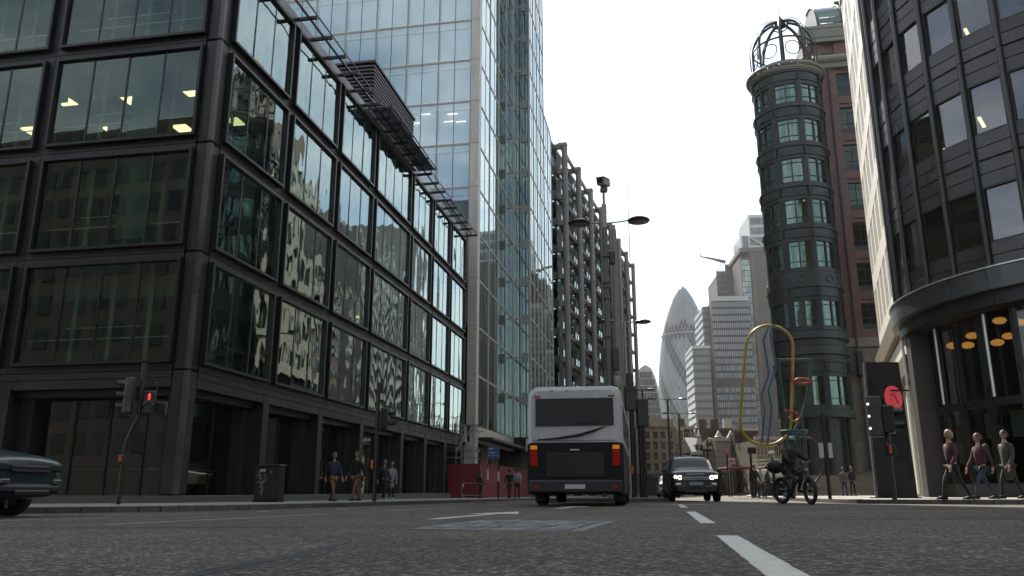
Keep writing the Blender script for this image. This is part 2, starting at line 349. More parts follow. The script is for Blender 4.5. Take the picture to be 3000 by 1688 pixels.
# painted markings, laid on the road
def mark(name, pts, m=None, h=0.004): return sheet(name, ccw(pts), h, m or M_['paint'], road)
def stripe(a, b, wd):
    a = Vector(a); b = Vector(b); u = (b - a).normalized(); nn = Vector((-u.y, u.x)) * wd / 2
    n = max(2, int((b - a).length / 0.15)); l = []; r = []
    for i in range(n + 1):
        p = a + (b - a) * i / n; j = random.uniform(-0.008, 0.008); k = random.uniform(-0.008, 0.008)
        l.append(tuple(p + nn * (1 + j * 6))); r.append(tuple(p - nn * (1 + k * 6)))
    return l + r[::-1]
u0 = Vector((math.sin(R(10.45)), math.cos(R(10.45))))
p0 = Vector((0.995, 3.07))
for s0, s1 in ((-3.6, 2.95), (5.55, 11.2), (15.6, 21.5), (29.5, 34), (40, 45), (51, 56)):
    mark('lane_dash', stripe(p0 + u0 * s0, p0 + u0 * s1, 0.15))
M_['faded'] = mat('faded road paint', (0.30, 0.29, 0.25), 0.75, var=0.45, nscale=9, bump=0.25, bscale=60)
mark('lane_line', stripe((-4.5, 9.23), (-3.14, 13.95), 0.11), M_['faded']); mark('lane_line', stripe((-2.55, 16.8), (-1.46, 21.0), 0.12), M_['faded']); mark('lane_line', stripe((-0.9, 24.5), (0.0, 29.3), 0.12), M_['faded'])
mark('turn_line', stripe((-7.6, 9.7), (-6.0, 12.6), 0.12), M_['faded']); mark('turn_line', stripe((-6.9, 14.0), (-5.3, 15.6), 0.10), M_['faded'])
mark('stop_line', stripe((1.0, 24.4), (5.6, 23.6), 0.25)); mark('stop_line', stripe((9.4, 17.4), (15.5, 15.0), 0.10))
# straight-on arrow
def local2(pts, o, az): 
    a = R(az); return [(o[0] + x * math.cos(a) + y * math.sin(a), o[1] - x * math.sin(a) + y * math.cos(a)) for x, y in pts]
mark('lane_arrow', local2([(-0.09, 0), (0.09, 0), (0.07, 3.0), (0.42, 2.9), (0.0, 4.6), (-0.42, 2.9), (-0.07, 3.0)], (-1.0, 10.6), 14))
mark('lane_arrow', local2([(-0.09, 0), (0.09, 0), (0.07, 2.6), (0.40, 2.5), (0.0, 4.2), (-0.40, 2.5), (-0.07, 2.6)], (1.0, 18.0), 12))
for q in ((-9.6, 13.6), (-8.2, 14.3), (-5.0, 16.7), (-3.9, 19.3)):
    mark('stud_mark', [(q[0] - 0.12, q[1] - 0.06), (q[0] + 0.12, q[1] - 0.06), (q[0] + 0.12, q[1] + 0.06), (q[0] - 0.12, q[1] + 0.06)])
# bitumen overbanding of a filled trench
seam = [(-1.34, 2.6), (-1.22, 3.2), (-1.16, 3.75), (-1.11, 4.3), (-1.07, 4.9), (-1.0, 5.6)]
lft = [(x - 0.045 - random.uniform(0, 0.02), y) for x, y in seam]; rgt = [(x + 0.03 + random.uniform(0, 0.025), y) for x, y in seam[:-1]]
M_['asphalt_coarse'] = asphalt('coarse asphalt patch', 0.82, 36); M_['asphalt_old'] = asphalt('older asphalt patch', 1.22, 60)
mark('road_patch', [(x + 0.01, y) for x, y in seam] + [(0.2, 5.9), (0.9, 5.75), (2.4, 5.55), (4.6, 5.7), (6.5, 5.2), (5.4, 2.4), (3.0, 1.2), (-0.6, 1.0)], M_['asphalt_coarse'], 0.0015)
mark('road_patch', [(3.4, 9.6), (6.2, 9.0), (6.5, 10.2), (3.65, 10.9)], M_['asphalt_coarse'], 0.0015); mark('road_patch', [(-6.2, 5.4), (-3.4, 6.4), (-3.9, 7.6), (-6.9, 6.5)], M_['asphalt_old'], 0.0015); mark('road_patch', [(5.0, 13.2), (9.5, 12.4), (9.8, 13.4), (5.2, 14.3)], M_['asphalt_old'], 0.0015)
mark('tar_seam', stripe((3.4, 9.6), (6.2, 9.0), 0.035), M_['tar'], 0.003); mark('tar_seam', stripe((-7.5, 8.8), (-2.0, 8.0), 0.03), M_['tar'], 0.003); mark('tar_seam', stripe((2.6, 16.2), (8.8, 14.9), 0.05), M_['tar'], 0.003)
mark('tar_seam', lft + rgt[::-1], M_['tar'], 0.003)

# stone-set inspection cover
M_['sett'] = mat('worn stone setts', (0.16, 0.16, 0.157), 0.62, var=0.3, nscale=22, rnd=0.3, bump=0.6, bscale=30)
M_['rim'] = mat('grey cement rim', (0.20, 0.197, 0.186), 0.8, var=0.3, nscale=15, bump=0.4, bscale=40)
cv = thing('inspection_cover', 'rectangular stone-set inspection cover let into the asphalt', 'road cover', (0.12, 8.25, gz(0.12, 8.25)), R(-14))
B('bedding', cv, -0.66, 0.66, -1.05, 1.05, -0.01, 0.004, M_['tar'])
for a, b, c, d in ((-0.76, -0.66, -1.15, 1.15), (0.66, 0.76, -1.15, 1.15), (-0.66, 0.66, -1.15, -1.05), (-0.66, 0.66, 1.05, 1.15)):
    B('rim', cv, a, b, c, d, -0.01, 0.011, M_['rim'], 0.004)
for i in range(9):
    for j in range(15):
        x = -0.64 + i * 0.1422; y = -1.03 + j * 0.1373
        o = B('sett', cv, x + 0.004, x + 0.132, y + 0.004, y + 0.126, -0.01, random.choice((0.012, 0.014, 0.018, 0.010)), M_['sett'], 0.006)
        o.rotation_euler = (random.uniform(-.04, .04), random.uniform(-.04, .04), random.uniform(-.05, .05))
# kerbed island with bases of the columns
isl = thing('traffic_island', 'long low kerbed traffic island in the middle of the road', 'traffic island', (3.8, 32.6, gz(3.8, 32.6)), R(-2))
sh = MB(); sh.box(-2.15, 2.15, 0.22, 3.6, -0.02, 0.145); sh.build('island_top', M_['paving'], isl)
for i in range(5): B('kerb_stone', isl, -2.33 + i * 0.932, -1.41 + i * 0.932, 0, 0.2, -0.02, 0.16, M_['kerb'], 0.015)
for sx in (-2.33, 2.17):
    for i in range(4): B('kerb_stone', isl, sx, sx + 0.16, 0.21 + i * 0.9, 1.1 + i * 0.9, -0.02, 0.16, M_['kerb'], 0.015)

# ------------------------------------------------------------------ corner office block with bronze frames
AZ = 10.45; ROT = R(90 - AZ)
b1 = thing('office_building', 'dark bronze-framed office block with big glazed bays at left street corner', 'building', (-10.709, 26.411, 0), ROT)
Zf = [-0.35, 4.2, 8.3, 12.37, 16.45, 20.45]
SJ = [0.0, 5.55, 10.8, 16.05, 22.8, 27.7, 32.7, 37.7]; SN = [3, 3, 3, 4, 3, 3, 3]
FJ = [0.0, 6.9, 13.4, 19.9, 26.4]; FN = [4, 4, 4, 4]
DEP = 22.0
def FB(face, name, parent, a0, a1, d0, d1, z0, z1, m, bev=0.0):
    if face == 'side': return B(name, parent, a0, a1, -d1, -d0, z0, z1, m, bev)
    return B(name, parent, -d1, -d0, a0, a1, z0, z1, m, bev)
def facade_b1(face, J, NP, gl):
    for fl in range(1, 5):
        z0, z1 = Zf[fl], Zf[fl + 1]
        for i in range(len(J) - 1):
            w0 = J[i] + (0.6 if i == 0 else 0.24); w1 = J[i + 1] - (0.24 if i < len(J) - 2 or face == 'front' else 0.30)
            wb, wt = z0 + 0.24, z1 - (0.24 if fl < 4 else 0.12)
            # spandrel and pier panels
            FB(face, 'spandrel_panel', b1, J[i] + (0.62 if i == 0 else 0.006), J[i + 1] - 0.006, -0.35, 0.0, z0 - 0.24, z0 - 0.007, M_['bronze'], 0.006)
            FB(face, 'spandrel_panel', b1, J[i] + (0.62 if i == 0 else 0.006), J[i + 1] - 0.006, -0.35, 0.0, z0 + 0.007, z0 + 0.235, M_['bronze'], 0.006)
            for q in ((J[i] + 0.006, w0 - 0.004),) * (i > 0) + ((w1 + 0.004, J[i + 1] - 0.006),):
                FB(face, 'pier_panel', b1, q[0], q[1], -0.35, 0.0, wb + 0.004, z1 - 0.245, M_['bronze'], 0.006)
            # projecting window surround
            fr = M_['bronze_frame']; e = 0.10; wm = MB()
            def bar(a0, a1, d0, d1, q0, q1):
                if face == 'side': wm.box(a0, a1, -d1, -d0, q0, q1)
                else: wm.box(-d1, -d0, a0, a1, q0, q1)
            bar(w0, w1, -0.12, 0.20, wb, wb + e); bar(w0, w1, -0.12, 0.20, wt - e, wt)
            bar(w0, w0 + e, -0.12, 0.197, wb + e, wt - e); bar(w1 - e, w1, -0.12, 0.197, wb + e, wt - e)
            P_ = wm.build('window', fr, b1)
            n = NP[i]; pw = (w1 - w0 - 2 * e) / n
            for k in range(n):
                a = w0 + e + k * pw
                p = FB(face, 'pane', P_, a + 0.02, a + pw - 0.02, 0.055, 0.067, wb + e, wt - e, gl)
                p.rotation_euler = (random.uniform(-.004, .004), random.uniform(-.004, .004), random.uniform(-.005, .005))
                if k:
                    FB(face, 'mullion', P_, a - 0.03, a + 0.03, -0.02, 0.085, wb + e, wt - e, M_['black_metal'])
                    FB(face, 'interior_fin', P_, a - 0.20, a - 0.04, -0.55, -0.50, wb + e, wt - 0.3, M_['fin'])
            FB(face, 'bulkhead', P_, w0 + 0.1, w1 - 0.1, -1.3, -1.25, wt - 1.0, wt - 0.1, M_['bulk'])
            FB(face, 'hand_rail', P_, w0 + 0.1, w1 - 0.1, -0.33, -0.30, wb + 0.95, wb + 0.985, M_['rail'])
            if random.random() < 0.5: FB(face, 'hand_rail', P_, w0 + 0.1 + pw, w1 - 0.1 - pw, -0.33, -0.30, wb + 1.35, wb + 1.38, M_['rail'])
            if fl in (2, 3) and random.random() < 0.35 or (face == 'front' and fl == 2 and i == 0):
                k = 1 if face == 'front' and i == 0 else random.randrange(n)
                FB(face, 'roller_blind', P_, w0 + e + k * pw + 0.08, w0 + e + (k + 1) * pw - 0.12, -0.16, -0.15, wb + 0.1 + random.uniform(0, 0.4), wt - 0.1, M_['blind'])
    # ground floor: deep reveals
    z0, z1 = Zf[0], Zf[1]
    for i in range(len(J) - 1):
        l0 = J[i] + (0.6 if i == 0 else 0.24); l1 = J[i + 1] - 0.24
        FB(face, 'lintel', b1, l0, l1, -0.35, -0.012, z1 - 0.56, z1 - 0.25, M_['bronze'], 0.008)
        FB(face, 'lintel', b1, l0, l1, -0.65, -0.36, z1 - 0.80, z1 - 0.565, M_['bronze'], 0.008)
        FB(face, 'pier_panel', b1, J[i] + 0.006, l0 - 0.004, -1.1, 0.0, z0 + 0.5, z1 - 0.25, M_['bronze'], 0.006) if i else None
        FB(face, 'pier_panel', b1, l1 + 0.004, J[i + 1] - 0.006, -1.1, 0.0, z0 + 0.5, z1 - 0.25, M_['bronze'], 0.006)
        FB(face, 'reveal_panel', b1, l1 - 0.55, l1 - 0.005, -1.1, -0.55, z0 + 0.5, z1 - 0.81, M_['bronze'], 0.006)
        FB(face, 'plinth', b1, J[i] + 0.004, J[i + 1] - 0.004, -1.2, 0.015, z0, z0 + 0.49, M_['plinth'], 0.01)
        n = 3 if face == 'side' else 4; s0, s1 = l0, l1 - 0.56; pw = (s1 - s0) / n
        for k in range(n):
            FB(face, 'pane', b1, s0 + k * pw + 0.04, s0 + (k + 1) * pw - 0.02, -0.98, -0.96, z0 + 0.5, z1 - 0.82, M_['glass_shop'])
            FB(face, 'mullion', b1, s0 + k * pw - 0.02, s0 + k * pw + 0.035, -1.06, -0.92, z0 + 0.5, z1 - 0.82, M_['black_metal'])
        FB(face, 'hand_rail', b1, s0, s1, -1.4, -1.37, z0 + 1.35, z0 + 1.38, M_['rail'])
facade_b1('side', SJ, SN, M_['glass_b1']); facade_b1('front', FJ, FN, M_['glass_b1f'])
# corner pier with its satin arris, one length per storey
for fl in range(5):
    a, b = Zf[fl] + (0.5 if fl == 0 else 0.008), Zf[fl + 1] - 0.008
    B('corner_pier', b1, 0.0, 0.59, 0.0, 0.59, a, b, M_['bronze'], 0.05)
    B('corner_trim', b1, -0.012, 0.17, -0.012, 0.17, a + 0.01, b - 0.01, M_['arris'], 0.03)
# inside: slabs, core, lights
for fl in range(6):
    z = Zf[fl]
    B('floor_slab', b1, 0.42, 37.3, 0.42, 26.0, z - 0.20, z + 0.12, M_['slab'])
    if fl: B('ceiling', b1, 1.4, 37.0, 1.4, 25.8, z - 0.62, z - 0.58, M_['ceil'])
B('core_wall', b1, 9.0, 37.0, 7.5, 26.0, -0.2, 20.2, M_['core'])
B('end_wall', b1, 37.35, 37.7, 0.02, 26.0, -0.35, 20.7, M_['bronze'])
B('back_wall', b1, 0.02, 37.3, 26.05, 26.5, -0.35, 20.7, M_['bronze'])
for y in range(7):
    for fl in range(5): B('office_column', b1, 8.2, 8.7, 3.0 + y * 3.6, 3.5 + y * 3.6, Zf[fl] + 0.15, Zf[fl + 1] - 0.63, M_['core'])
for x in range(6):
    for fl in range(5): B('office_column', b1, 3.0 + x * 6.1, 3.5 + x * 6.1, 6.2, 6.7, Zf[fl] + 0.15, Zf[fl + 1] - 0.63, M_['core'])
for fl, spots in ((3, [(2.4, 2.6), (5.2, 2.2), (2.6, 5.4), (5.4, 4.9), (2.2, 8.2), (5.0, 8.0), (7.4, 9.6), (4.4, 11.6), (2.4, 13.8), (5.6, 15.2), (11.5, 3.2), (15, 5.0), (19.0, 3.4)]), (2, [(26.5, 4.4)])):
    for x, y in spots: B('ceiling_light', b1, x - 0.35, x + 0.35, y - 0.35, y + 0.35, Zf[fl + 1] - 0.66, Zf[fl + 1] - 0.625, M_['lamp_warm'])
# roof edge, brackets and rails
B('roof_fascia', b1, -0.05, 37.75, -0.10, 0.28, 20.47, 20.95, M_['arris'], 0.02); B('roof_fascia', b1, -0.05, 0.28, 0.285, 26.4, 20.47, 20.95, M_['arris'], 0.02)
B('roof', b1, 0.3, 37.6, 0.3, 26.3, 20.60, 20.80, M_['slab'])
a = 2.2
while a < 37.5:
    B('bracket', b1, a - 0.06, a + 0.06, -1.06, -0.105, 20.66, 20.82, M_['bronze_frame'], 0.01); a += 1.68
B('gantry_rail', b1, 0.4, 37.8, -0.64, -0.54, 20.83, 20.93, M_['bronze_frame'], 0.01); B('gantry_rail', b1, 0.4, 38.0, -1.06, -1.0, 20.83, 20.89, M_['bronze_frame'], 0.01)
items = []
for k in range(int(9.0 / 0.09)): items.append((15.0 + k * 0.09, 15.03 + k * 0.09, -1.30, -0.14, 20.94, 20.97))
pieces(b1, 'sunshade_slat', items, M_['dark_metal'])
for q in range(6): B('sunshade_bearer', b1, 14.9 + q * 1.8, 15.0 + q * 1.8, -1.38, -0.11, 20.98, 21.08, M_['bronze_frame'])
for y in (-1.33, -0.95, -0.4): B('sunshade_bearer', b1, 14.8, 24.1, y - 0.035, y + 0.035, 21.085, 21.14, M_['bronze_frame'])
# louvred plant room on the roof
M_['louvre'] = mat('grey louvre blade', (0.11, 0.105, 0.10), 0.5, 0.4, rnd=0.15)
pl = thing('plant_room', 'grey louvred plant enclosure standing on the roof of the bronze office block', 'plant room', (-10.709, 26.411, 20.8), ROT)
B('louvre_backing', pl, 21.9, 30.2, 2.7, 11.8, 0.0, 7.0, M_['black_metal'])
items = []
for k in range(26):
    z = 0.1 + k * 0.27; items += [(21.6, 30.4, 2.38, 2.62, z, z + 0.13), (21.55, 21.8, 2.63, 12.0, z, z + 0.13)]
pieces(pl, 'louvre', items, M_['louvre'])
B('louvre_cap', pl, 21.5, 30.5, 2.3, 12.1, 7.15, 7.3, M_['louvre'])
# ------------------------------------------------------------------ tall pale glass tower behind it
M_['cream'] = mat('cream metal cladding', (0.42, 0.385, 0.335), 0.45, 0.15, var=0.10, nscale=0.7, rnd=0.06, stain=0.18)
M_['mull_cream'] = mat('cream mullion', (0.36, 0.33, 0.28), 0.45, 0.2)
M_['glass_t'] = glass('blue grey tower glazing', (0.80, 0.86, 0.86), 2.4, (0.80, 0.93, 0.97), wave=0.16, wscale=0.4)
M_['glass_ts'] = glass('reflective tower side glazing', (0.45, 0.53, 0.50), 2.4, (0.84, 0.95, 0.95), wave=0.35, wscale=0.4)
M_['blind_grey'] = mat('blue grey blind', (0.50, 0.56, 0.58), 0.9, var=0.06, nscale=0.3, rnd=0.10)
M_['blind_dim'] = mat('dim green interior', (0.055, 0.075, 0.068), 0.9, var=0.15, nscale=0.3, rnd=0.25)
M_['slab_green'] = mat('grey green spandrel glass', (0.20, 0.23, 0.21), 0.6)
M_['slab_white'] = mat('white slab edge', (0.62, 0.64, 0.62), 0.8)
b2 = thing('glass_tower', 'tall pale glass office tower with cream corner pier behind the bronze block', 'tower', (-2.905, 65.016, 0), ROT)
LZ = [5.43 + 4.08 * k for k in range(0, 19)]      # floor lines
def curtain(face, a_edges, panes, z_from, z_to, ofs, gl, blind, root, nm_x=None, mcol='mull_cream', mw=0.11, mid=0.045):
    """face: 'side' (looks -y), 'front' (looks -x); ofs: position of the glass plane on that axis"""
    pit, mit, mid_it, bl, sl_, tr = [], [], [], [], [], []
    def bx(a0, a1, d0, d1, z0, z1):
        return (a0, a1, ofs - d1, ofs - d0, z0, z1) if face == 'side' else (ofs - d1, ofs - d0, a0, a1, z0, z1)
    for k in range(len(LZ) - 1):
        if LZ[k] < z_from - 0.1 or LZ[k + 1] > z_to + 0.1: continue
        z0, z1 = LZ[k], LZ[k + 1]
        for i in range(len(a_edges) - 1):
            a0, a1 = a_edges[i], a_edges[i + 1]; n = panes; pw = (a1 - a0 - mw) / n
            for j in range(n):
                s = a0 + mw / 2 + j * pw
                pit.append(bx(s + 0.012, s + pw - 0.012, 0.0, 0.012, z0 + 0.09, z1 - 0.09))
                if j: mid_it.append(bx(s - mid / 2, s + mid / 2, -0.05, 0.035, z0 + 0.08, z1 - 0.08))
                bl.append(bx(s + 0.01, s + pw - 0.01, -0.50, -0.45, z0 + 0.55, z1 - 0.62))
            sl_.append(bx(a0, a1, -0.9, -0.3, z1 - 0.55, z1 + 0.45))
            tr.append(bx(a0 + mw / 2, a1 - mw / 2, -0.12, 0.055, z1 - 0.085, z1 - 0.012)); tr.append(bx(a0 + mw / 2, a1 - mw / 2, -0.12, 0.055, z1 + 0.012, z1 + 0.085))
        for a in a_edges:
            mit.append(bx(a - mw / 2, a - 0.012, -0.10, 0.075, z0 + 0.006, z1 - 0.006)); mit.append(bx(a + 0.012, a + mw / 2, -0.10, 0.075, z0 + 0.006, z1 - 0.006))
    pieces(root, 'pane', pit, gl); pieces(root, 'mullion', mit, M_[mcol]); pieces(root, 'glazing_bar', mid_it, M_['dark_metal'])
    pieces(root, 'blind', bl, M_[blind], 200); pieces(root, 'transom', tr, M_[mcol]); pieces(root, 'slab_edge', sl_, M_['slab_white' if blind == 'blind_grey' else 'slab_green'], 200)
FE = [0.83 + 3.05 * k for k in range(9)]
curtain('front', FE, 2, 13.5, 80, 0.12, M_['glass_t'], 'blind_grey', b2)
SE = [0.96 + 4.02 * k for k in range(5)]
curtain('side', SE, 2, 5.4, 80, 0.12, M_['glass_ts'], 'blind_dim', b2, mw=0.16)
# projecting bay: its return looks back at the camera, then its own street side
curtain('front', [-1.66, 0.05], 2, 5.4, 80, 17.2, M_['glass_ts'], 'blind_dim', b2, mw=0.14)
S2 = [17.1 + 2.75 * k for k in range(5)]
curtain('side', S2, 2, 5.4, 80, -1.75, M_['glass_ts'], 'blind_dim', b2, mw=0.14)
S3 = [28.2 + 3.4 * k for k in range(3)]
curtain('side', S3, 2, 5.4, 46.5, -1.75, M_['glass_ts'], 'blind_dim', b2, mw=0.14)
for k in range(-1, len(LZ) - 1):
    a, b = (-0.4, LZ[0] - 1.35) if k == -1 else (LZ[k] + 0.008, LZ[k + 1] - 0.008)
    B('corner_pier', b2, 0.0, 0.86, 0.0, 0.80, a, b, M_['cream'], 0.02)
    if k >= 0: B('return_pier', b2, 17.0, 17.3, -0.02, 0.36, a, b, M_['cream'], 0.02)
B('first_floor_fascia', b2, 0.4, 17.05, 0.02, 0.6, 4.1, 5.40, M_['cream'], 0.02); B('first_floor_fascia', b2, 17.1, 35.1, -1.78, -1.2, 4.1, 5.40, M_['cream'], 0.02)
B('first_floor_fascia', b2, 0.05, 0.6, 0.82, 25.0, 4.1, 5.40, M_['cream'], 0.02)
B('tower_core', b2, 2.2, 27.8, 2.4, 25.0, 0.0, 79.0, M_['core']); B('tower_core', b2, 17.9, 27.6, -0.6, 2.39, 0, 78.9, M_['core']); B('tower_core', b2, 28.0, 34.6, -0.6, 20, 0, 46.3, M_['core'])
B('tower_roof', b2, 0.2, 27.9, 0.3, 25.2, 78.9, 79.6, M_['cream']); B('tower_roof', b2, 17.3, 28.1, -1.7, 0.29, 78.9, 79.6, M_['cream']); B('tower_roof', b2, 28.15, 34.9, -1.7, 20, 46.4, 46.9, M_['cream'])
B('soffit', b2, 0.9, 35, -1.2, 25, 4.3, 4.5, M_['dark_metal']); B('back_wall', b2, 0.1, 28, 25.05, 25.5, 0, 79.2, M_['cream']); B('end_wall', b2, 35.0, 35.25, -1.7, 20, 4.3, 46.6, M_['glass_ts'])
for q in range(8): B('undercroft_column', b2, 2.0 + q * 4.4, 2.6 + q * 4.4, 1.4, 2.0, -0.6, 4.3, M_['cream'])
for a, z in ((2.1, 33.0), (1.3, 32.2), (4.6, 33.2), (5.6, 32.4), (2.4, 32.3)):
    B('strip_light', b2, 0.35, 0.40, a, a + 0.9, z, z + 0.06, M_['lamp_white'])

# ------------------------------------------------------------------ dark block with outside columns
M_['conc'] = mat('weathered concrete column', (0.36, 0.335, 0.30), 0.8, var=0.15, nscale=1.0, rnd=0.08, stain=0.3)
M_['brown_beam'] = mat('brown steel beam', (0.15, 0.105, 0.072), 0.6, 0.0, rnd=0.15)
M_['glass_b3'] = glass('dark grey green glazing', (0.28, 0.34, 0.33), 1.45, (0.7, 0.8, 0.8), wave=0.2)
M_['white_louv'] = mat('pale louvre', (0.24, 0.25, 0.25), 0.5, rnd=0.2)
M_['balu'] = glass('balcony glass', (0.62, 0.70, 0.68), 1.35, (0.7, 0.8, 0.8))
M_['spand'] = mat('grey spandrel', (0.07, 0.078, 0.075), 0.5, rnd=0.2)
b3 = thing('exposed_frame_building', 'dark office building with outside concrete columns and brown floor beams', 'building', (7.8, 110.5, 0), R(90 - 16.8))
PB = 9.75; NB = 7; FH = 4.0; Z3 = [1.96 + FH * k for k in range(13)]
colm = MB(); colm.lathe([(0.0, 0.0), (0.44, 0.0), (0.44, 7.96), (0.0, 7.96)], 14); colme = colm.mesh(M_['conc'], True)
for i in range(NB + 1):
    for k in range(6): link('column_length', colme, b3, (i * PB, 0, 1.96 + 8.0 * k))
    colm2 = link('column_foot', boxmesh(0.8, 0.8, 2.4, M_['conc'], 0.05), b3, (i * PB, 0, 0.74))
    B('column_head', b3, i * PB - 0.40, i * PB + 0.40, -0.4, 0.9, 49.98, 50.5, M_['conc'], 0.04)
br, bm_, bal, gp, lv, sp, mu = [], [], [], [], [], [], []
for k, z in enumerate(Z3):
    for i in range(NB + 1): br.append((i * PB - 0.28, i * PB + 0.28, 0.30, 2.0, z - 0.30, z + 0.42))
    for i in range(NB):
        x0, x1 = i * PB, (i + 1) * PB
        bm_.append((x0 + 0.3, x1 - 0.3, 0.42, 0.66, z - 0.35, z + 0.30)); sp.append((x0, x1, 1.98, 2.3, z - 0.55, z + 0.35))
        if k < 12:
            bal.append((x0 + 0.35, x1 - 0.35, 0.70, 0.72, z + 0.4, z + 1.5))
            for j in range(4):
                a = x0 + j * PB / 4; gp.append((a + 0.06, a + PB / 4 - 0.06, 2.10, 2.12, z + 0.36, z + FH - 0.56)); mu.append((a - 0.05, a + 0.05, 2.04, 2.2, z + 0.36, z + FH - 0.56))
            for j in range(4): lv.append((x0 + 0.7 + j * 0.36, x0 + 0.78 + j * 0.36, 0.9, 1.5, z + 0.5, z + FH - 0.9))
pieces(b3, 'bracket', br, M_['conc']); pieces(b3, 'floor_beam', bm_, M_['brown_beam']); pieces(b3, 'balustrade', bal, M_['balu']); pieces(b3, 'spandrel', sp, M_['spand'])
pieces(b3, 'pane', gp, M_['glass_b3']); pieces(b3, 'mullion', mu, M_['dark_metal']); pieces(b3, 'louvre_fin', lv, M_['white_louv'])
gp, sp = [], []
for k, z in enumerate(Z3[:-1]):
    for j in range(5):
        gp.append((-1.55, -1.53, 0.9 + j * 2.6, 3.4 + j * 2.6, z + 0.40, z + 2.0)); gp.append((-1.55, -1.53, 0.9 + j * 2.6, 3.4 + j * 2.6, z + 2.06, z + 3.3))
    sp.append((-1.6, -1.2, 0.8, 14, z - 0.6, z + 0.36))
pieces(b3, 'end_pane', gp, M_['glass_b3']); pieces(b3, 'end_spandrel', sp, M_['spand'])
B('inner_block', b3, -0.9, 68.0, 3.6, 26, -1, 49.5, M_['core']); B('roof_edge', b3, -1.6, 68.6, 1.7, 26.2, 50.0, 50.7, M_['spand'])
B('roof_glazing', b3, 0.2, 68.0, 1.2, 1.25, 50.72, 52.0, M_['balu']); B('end_wall', b3, 68.3, 68.7, 0.9, 26, -1, 49.9, M_['spand'])
for k in range(13):
    if k: B('floor_slab', b3, -1.2, 68.2, 2.2, 3.55, Z3[k] - 0.3, Z3[k] + 0.1, M_['slab'])
for k in range(4, 11):
    for y in (1.4, 2.6): B('downlight', b3, -1.45, -1.2, y, y + 0.35, Z3[k] + 3.05, Z3[k] + 3.12, M_['lamp_white'])
tu = MB(); b_ = at(1850, 870, 172); tu.tube([(0, 0, 0), (0, 0, 13), (0, 0, 27)], [0.16, 0.11, 0.04], 6)
mast = tu.build('mast', M_['rail'], None, (b_[0], b_[1], 50.7)); tag(mast, 'thin tall aerial mast rising above far end of the dark column-fronted block', 'mast')
# ------------------------------------------------------------------ round green corner turret
M_['teal_metal'] = mat('dark green bronze panel', (0.018, 0.033, 0.029), 0.5, 0.0, var=0.15, nscale=1.2, rnd=0.12, stain=0.2)
M_['teal_dark'] = mat('darker bronze pier', (0.018, 0.024, 0.023), 0.5, 0.0, var=0.12, rnd=0.1)
M_['stone_corn'] = mat('grey green stone cornice', (0.27, 0.26, 0.215), 0.7, var=0.15, nscale=2, rnd=0.06)
M_['glass_tu'] = glass('green turret glazing', (0.42, 0.60, 0.52), 1.9, (0.75, 0.95, 0.86), wave=0.15)
M_['curtain'] = mat('pale green curtain', (0.11, 0.15, 0.125), 0.9, var=0.25, nscale=1.6, rnd=0.45)
TC = (26.95, 71.7); TR = 3.2
tu = thing('corner_turret', 'round dark green turret with ringed storeys and open metal dome', 'turret', (TC[0], TC[1], 0))
LED = [38.9, 35.3, 31.35, 27.35, 23.36]
FACE = math.degrees(math.atan2(-TC[1], -TC[0]))     # direction towards the junction
PA = [FACE - 2.0 + 22.5 + 45 * k for k in range(8)] # pier angles
def ring(name, r0, r1, z0, z1, m, n=40):
    mb = MB(); mb.lathe([(r0, z0), (r1, z0), (r1, z1), (r0, z1)], n); return mb.build(name, m, tu, smooth=True)
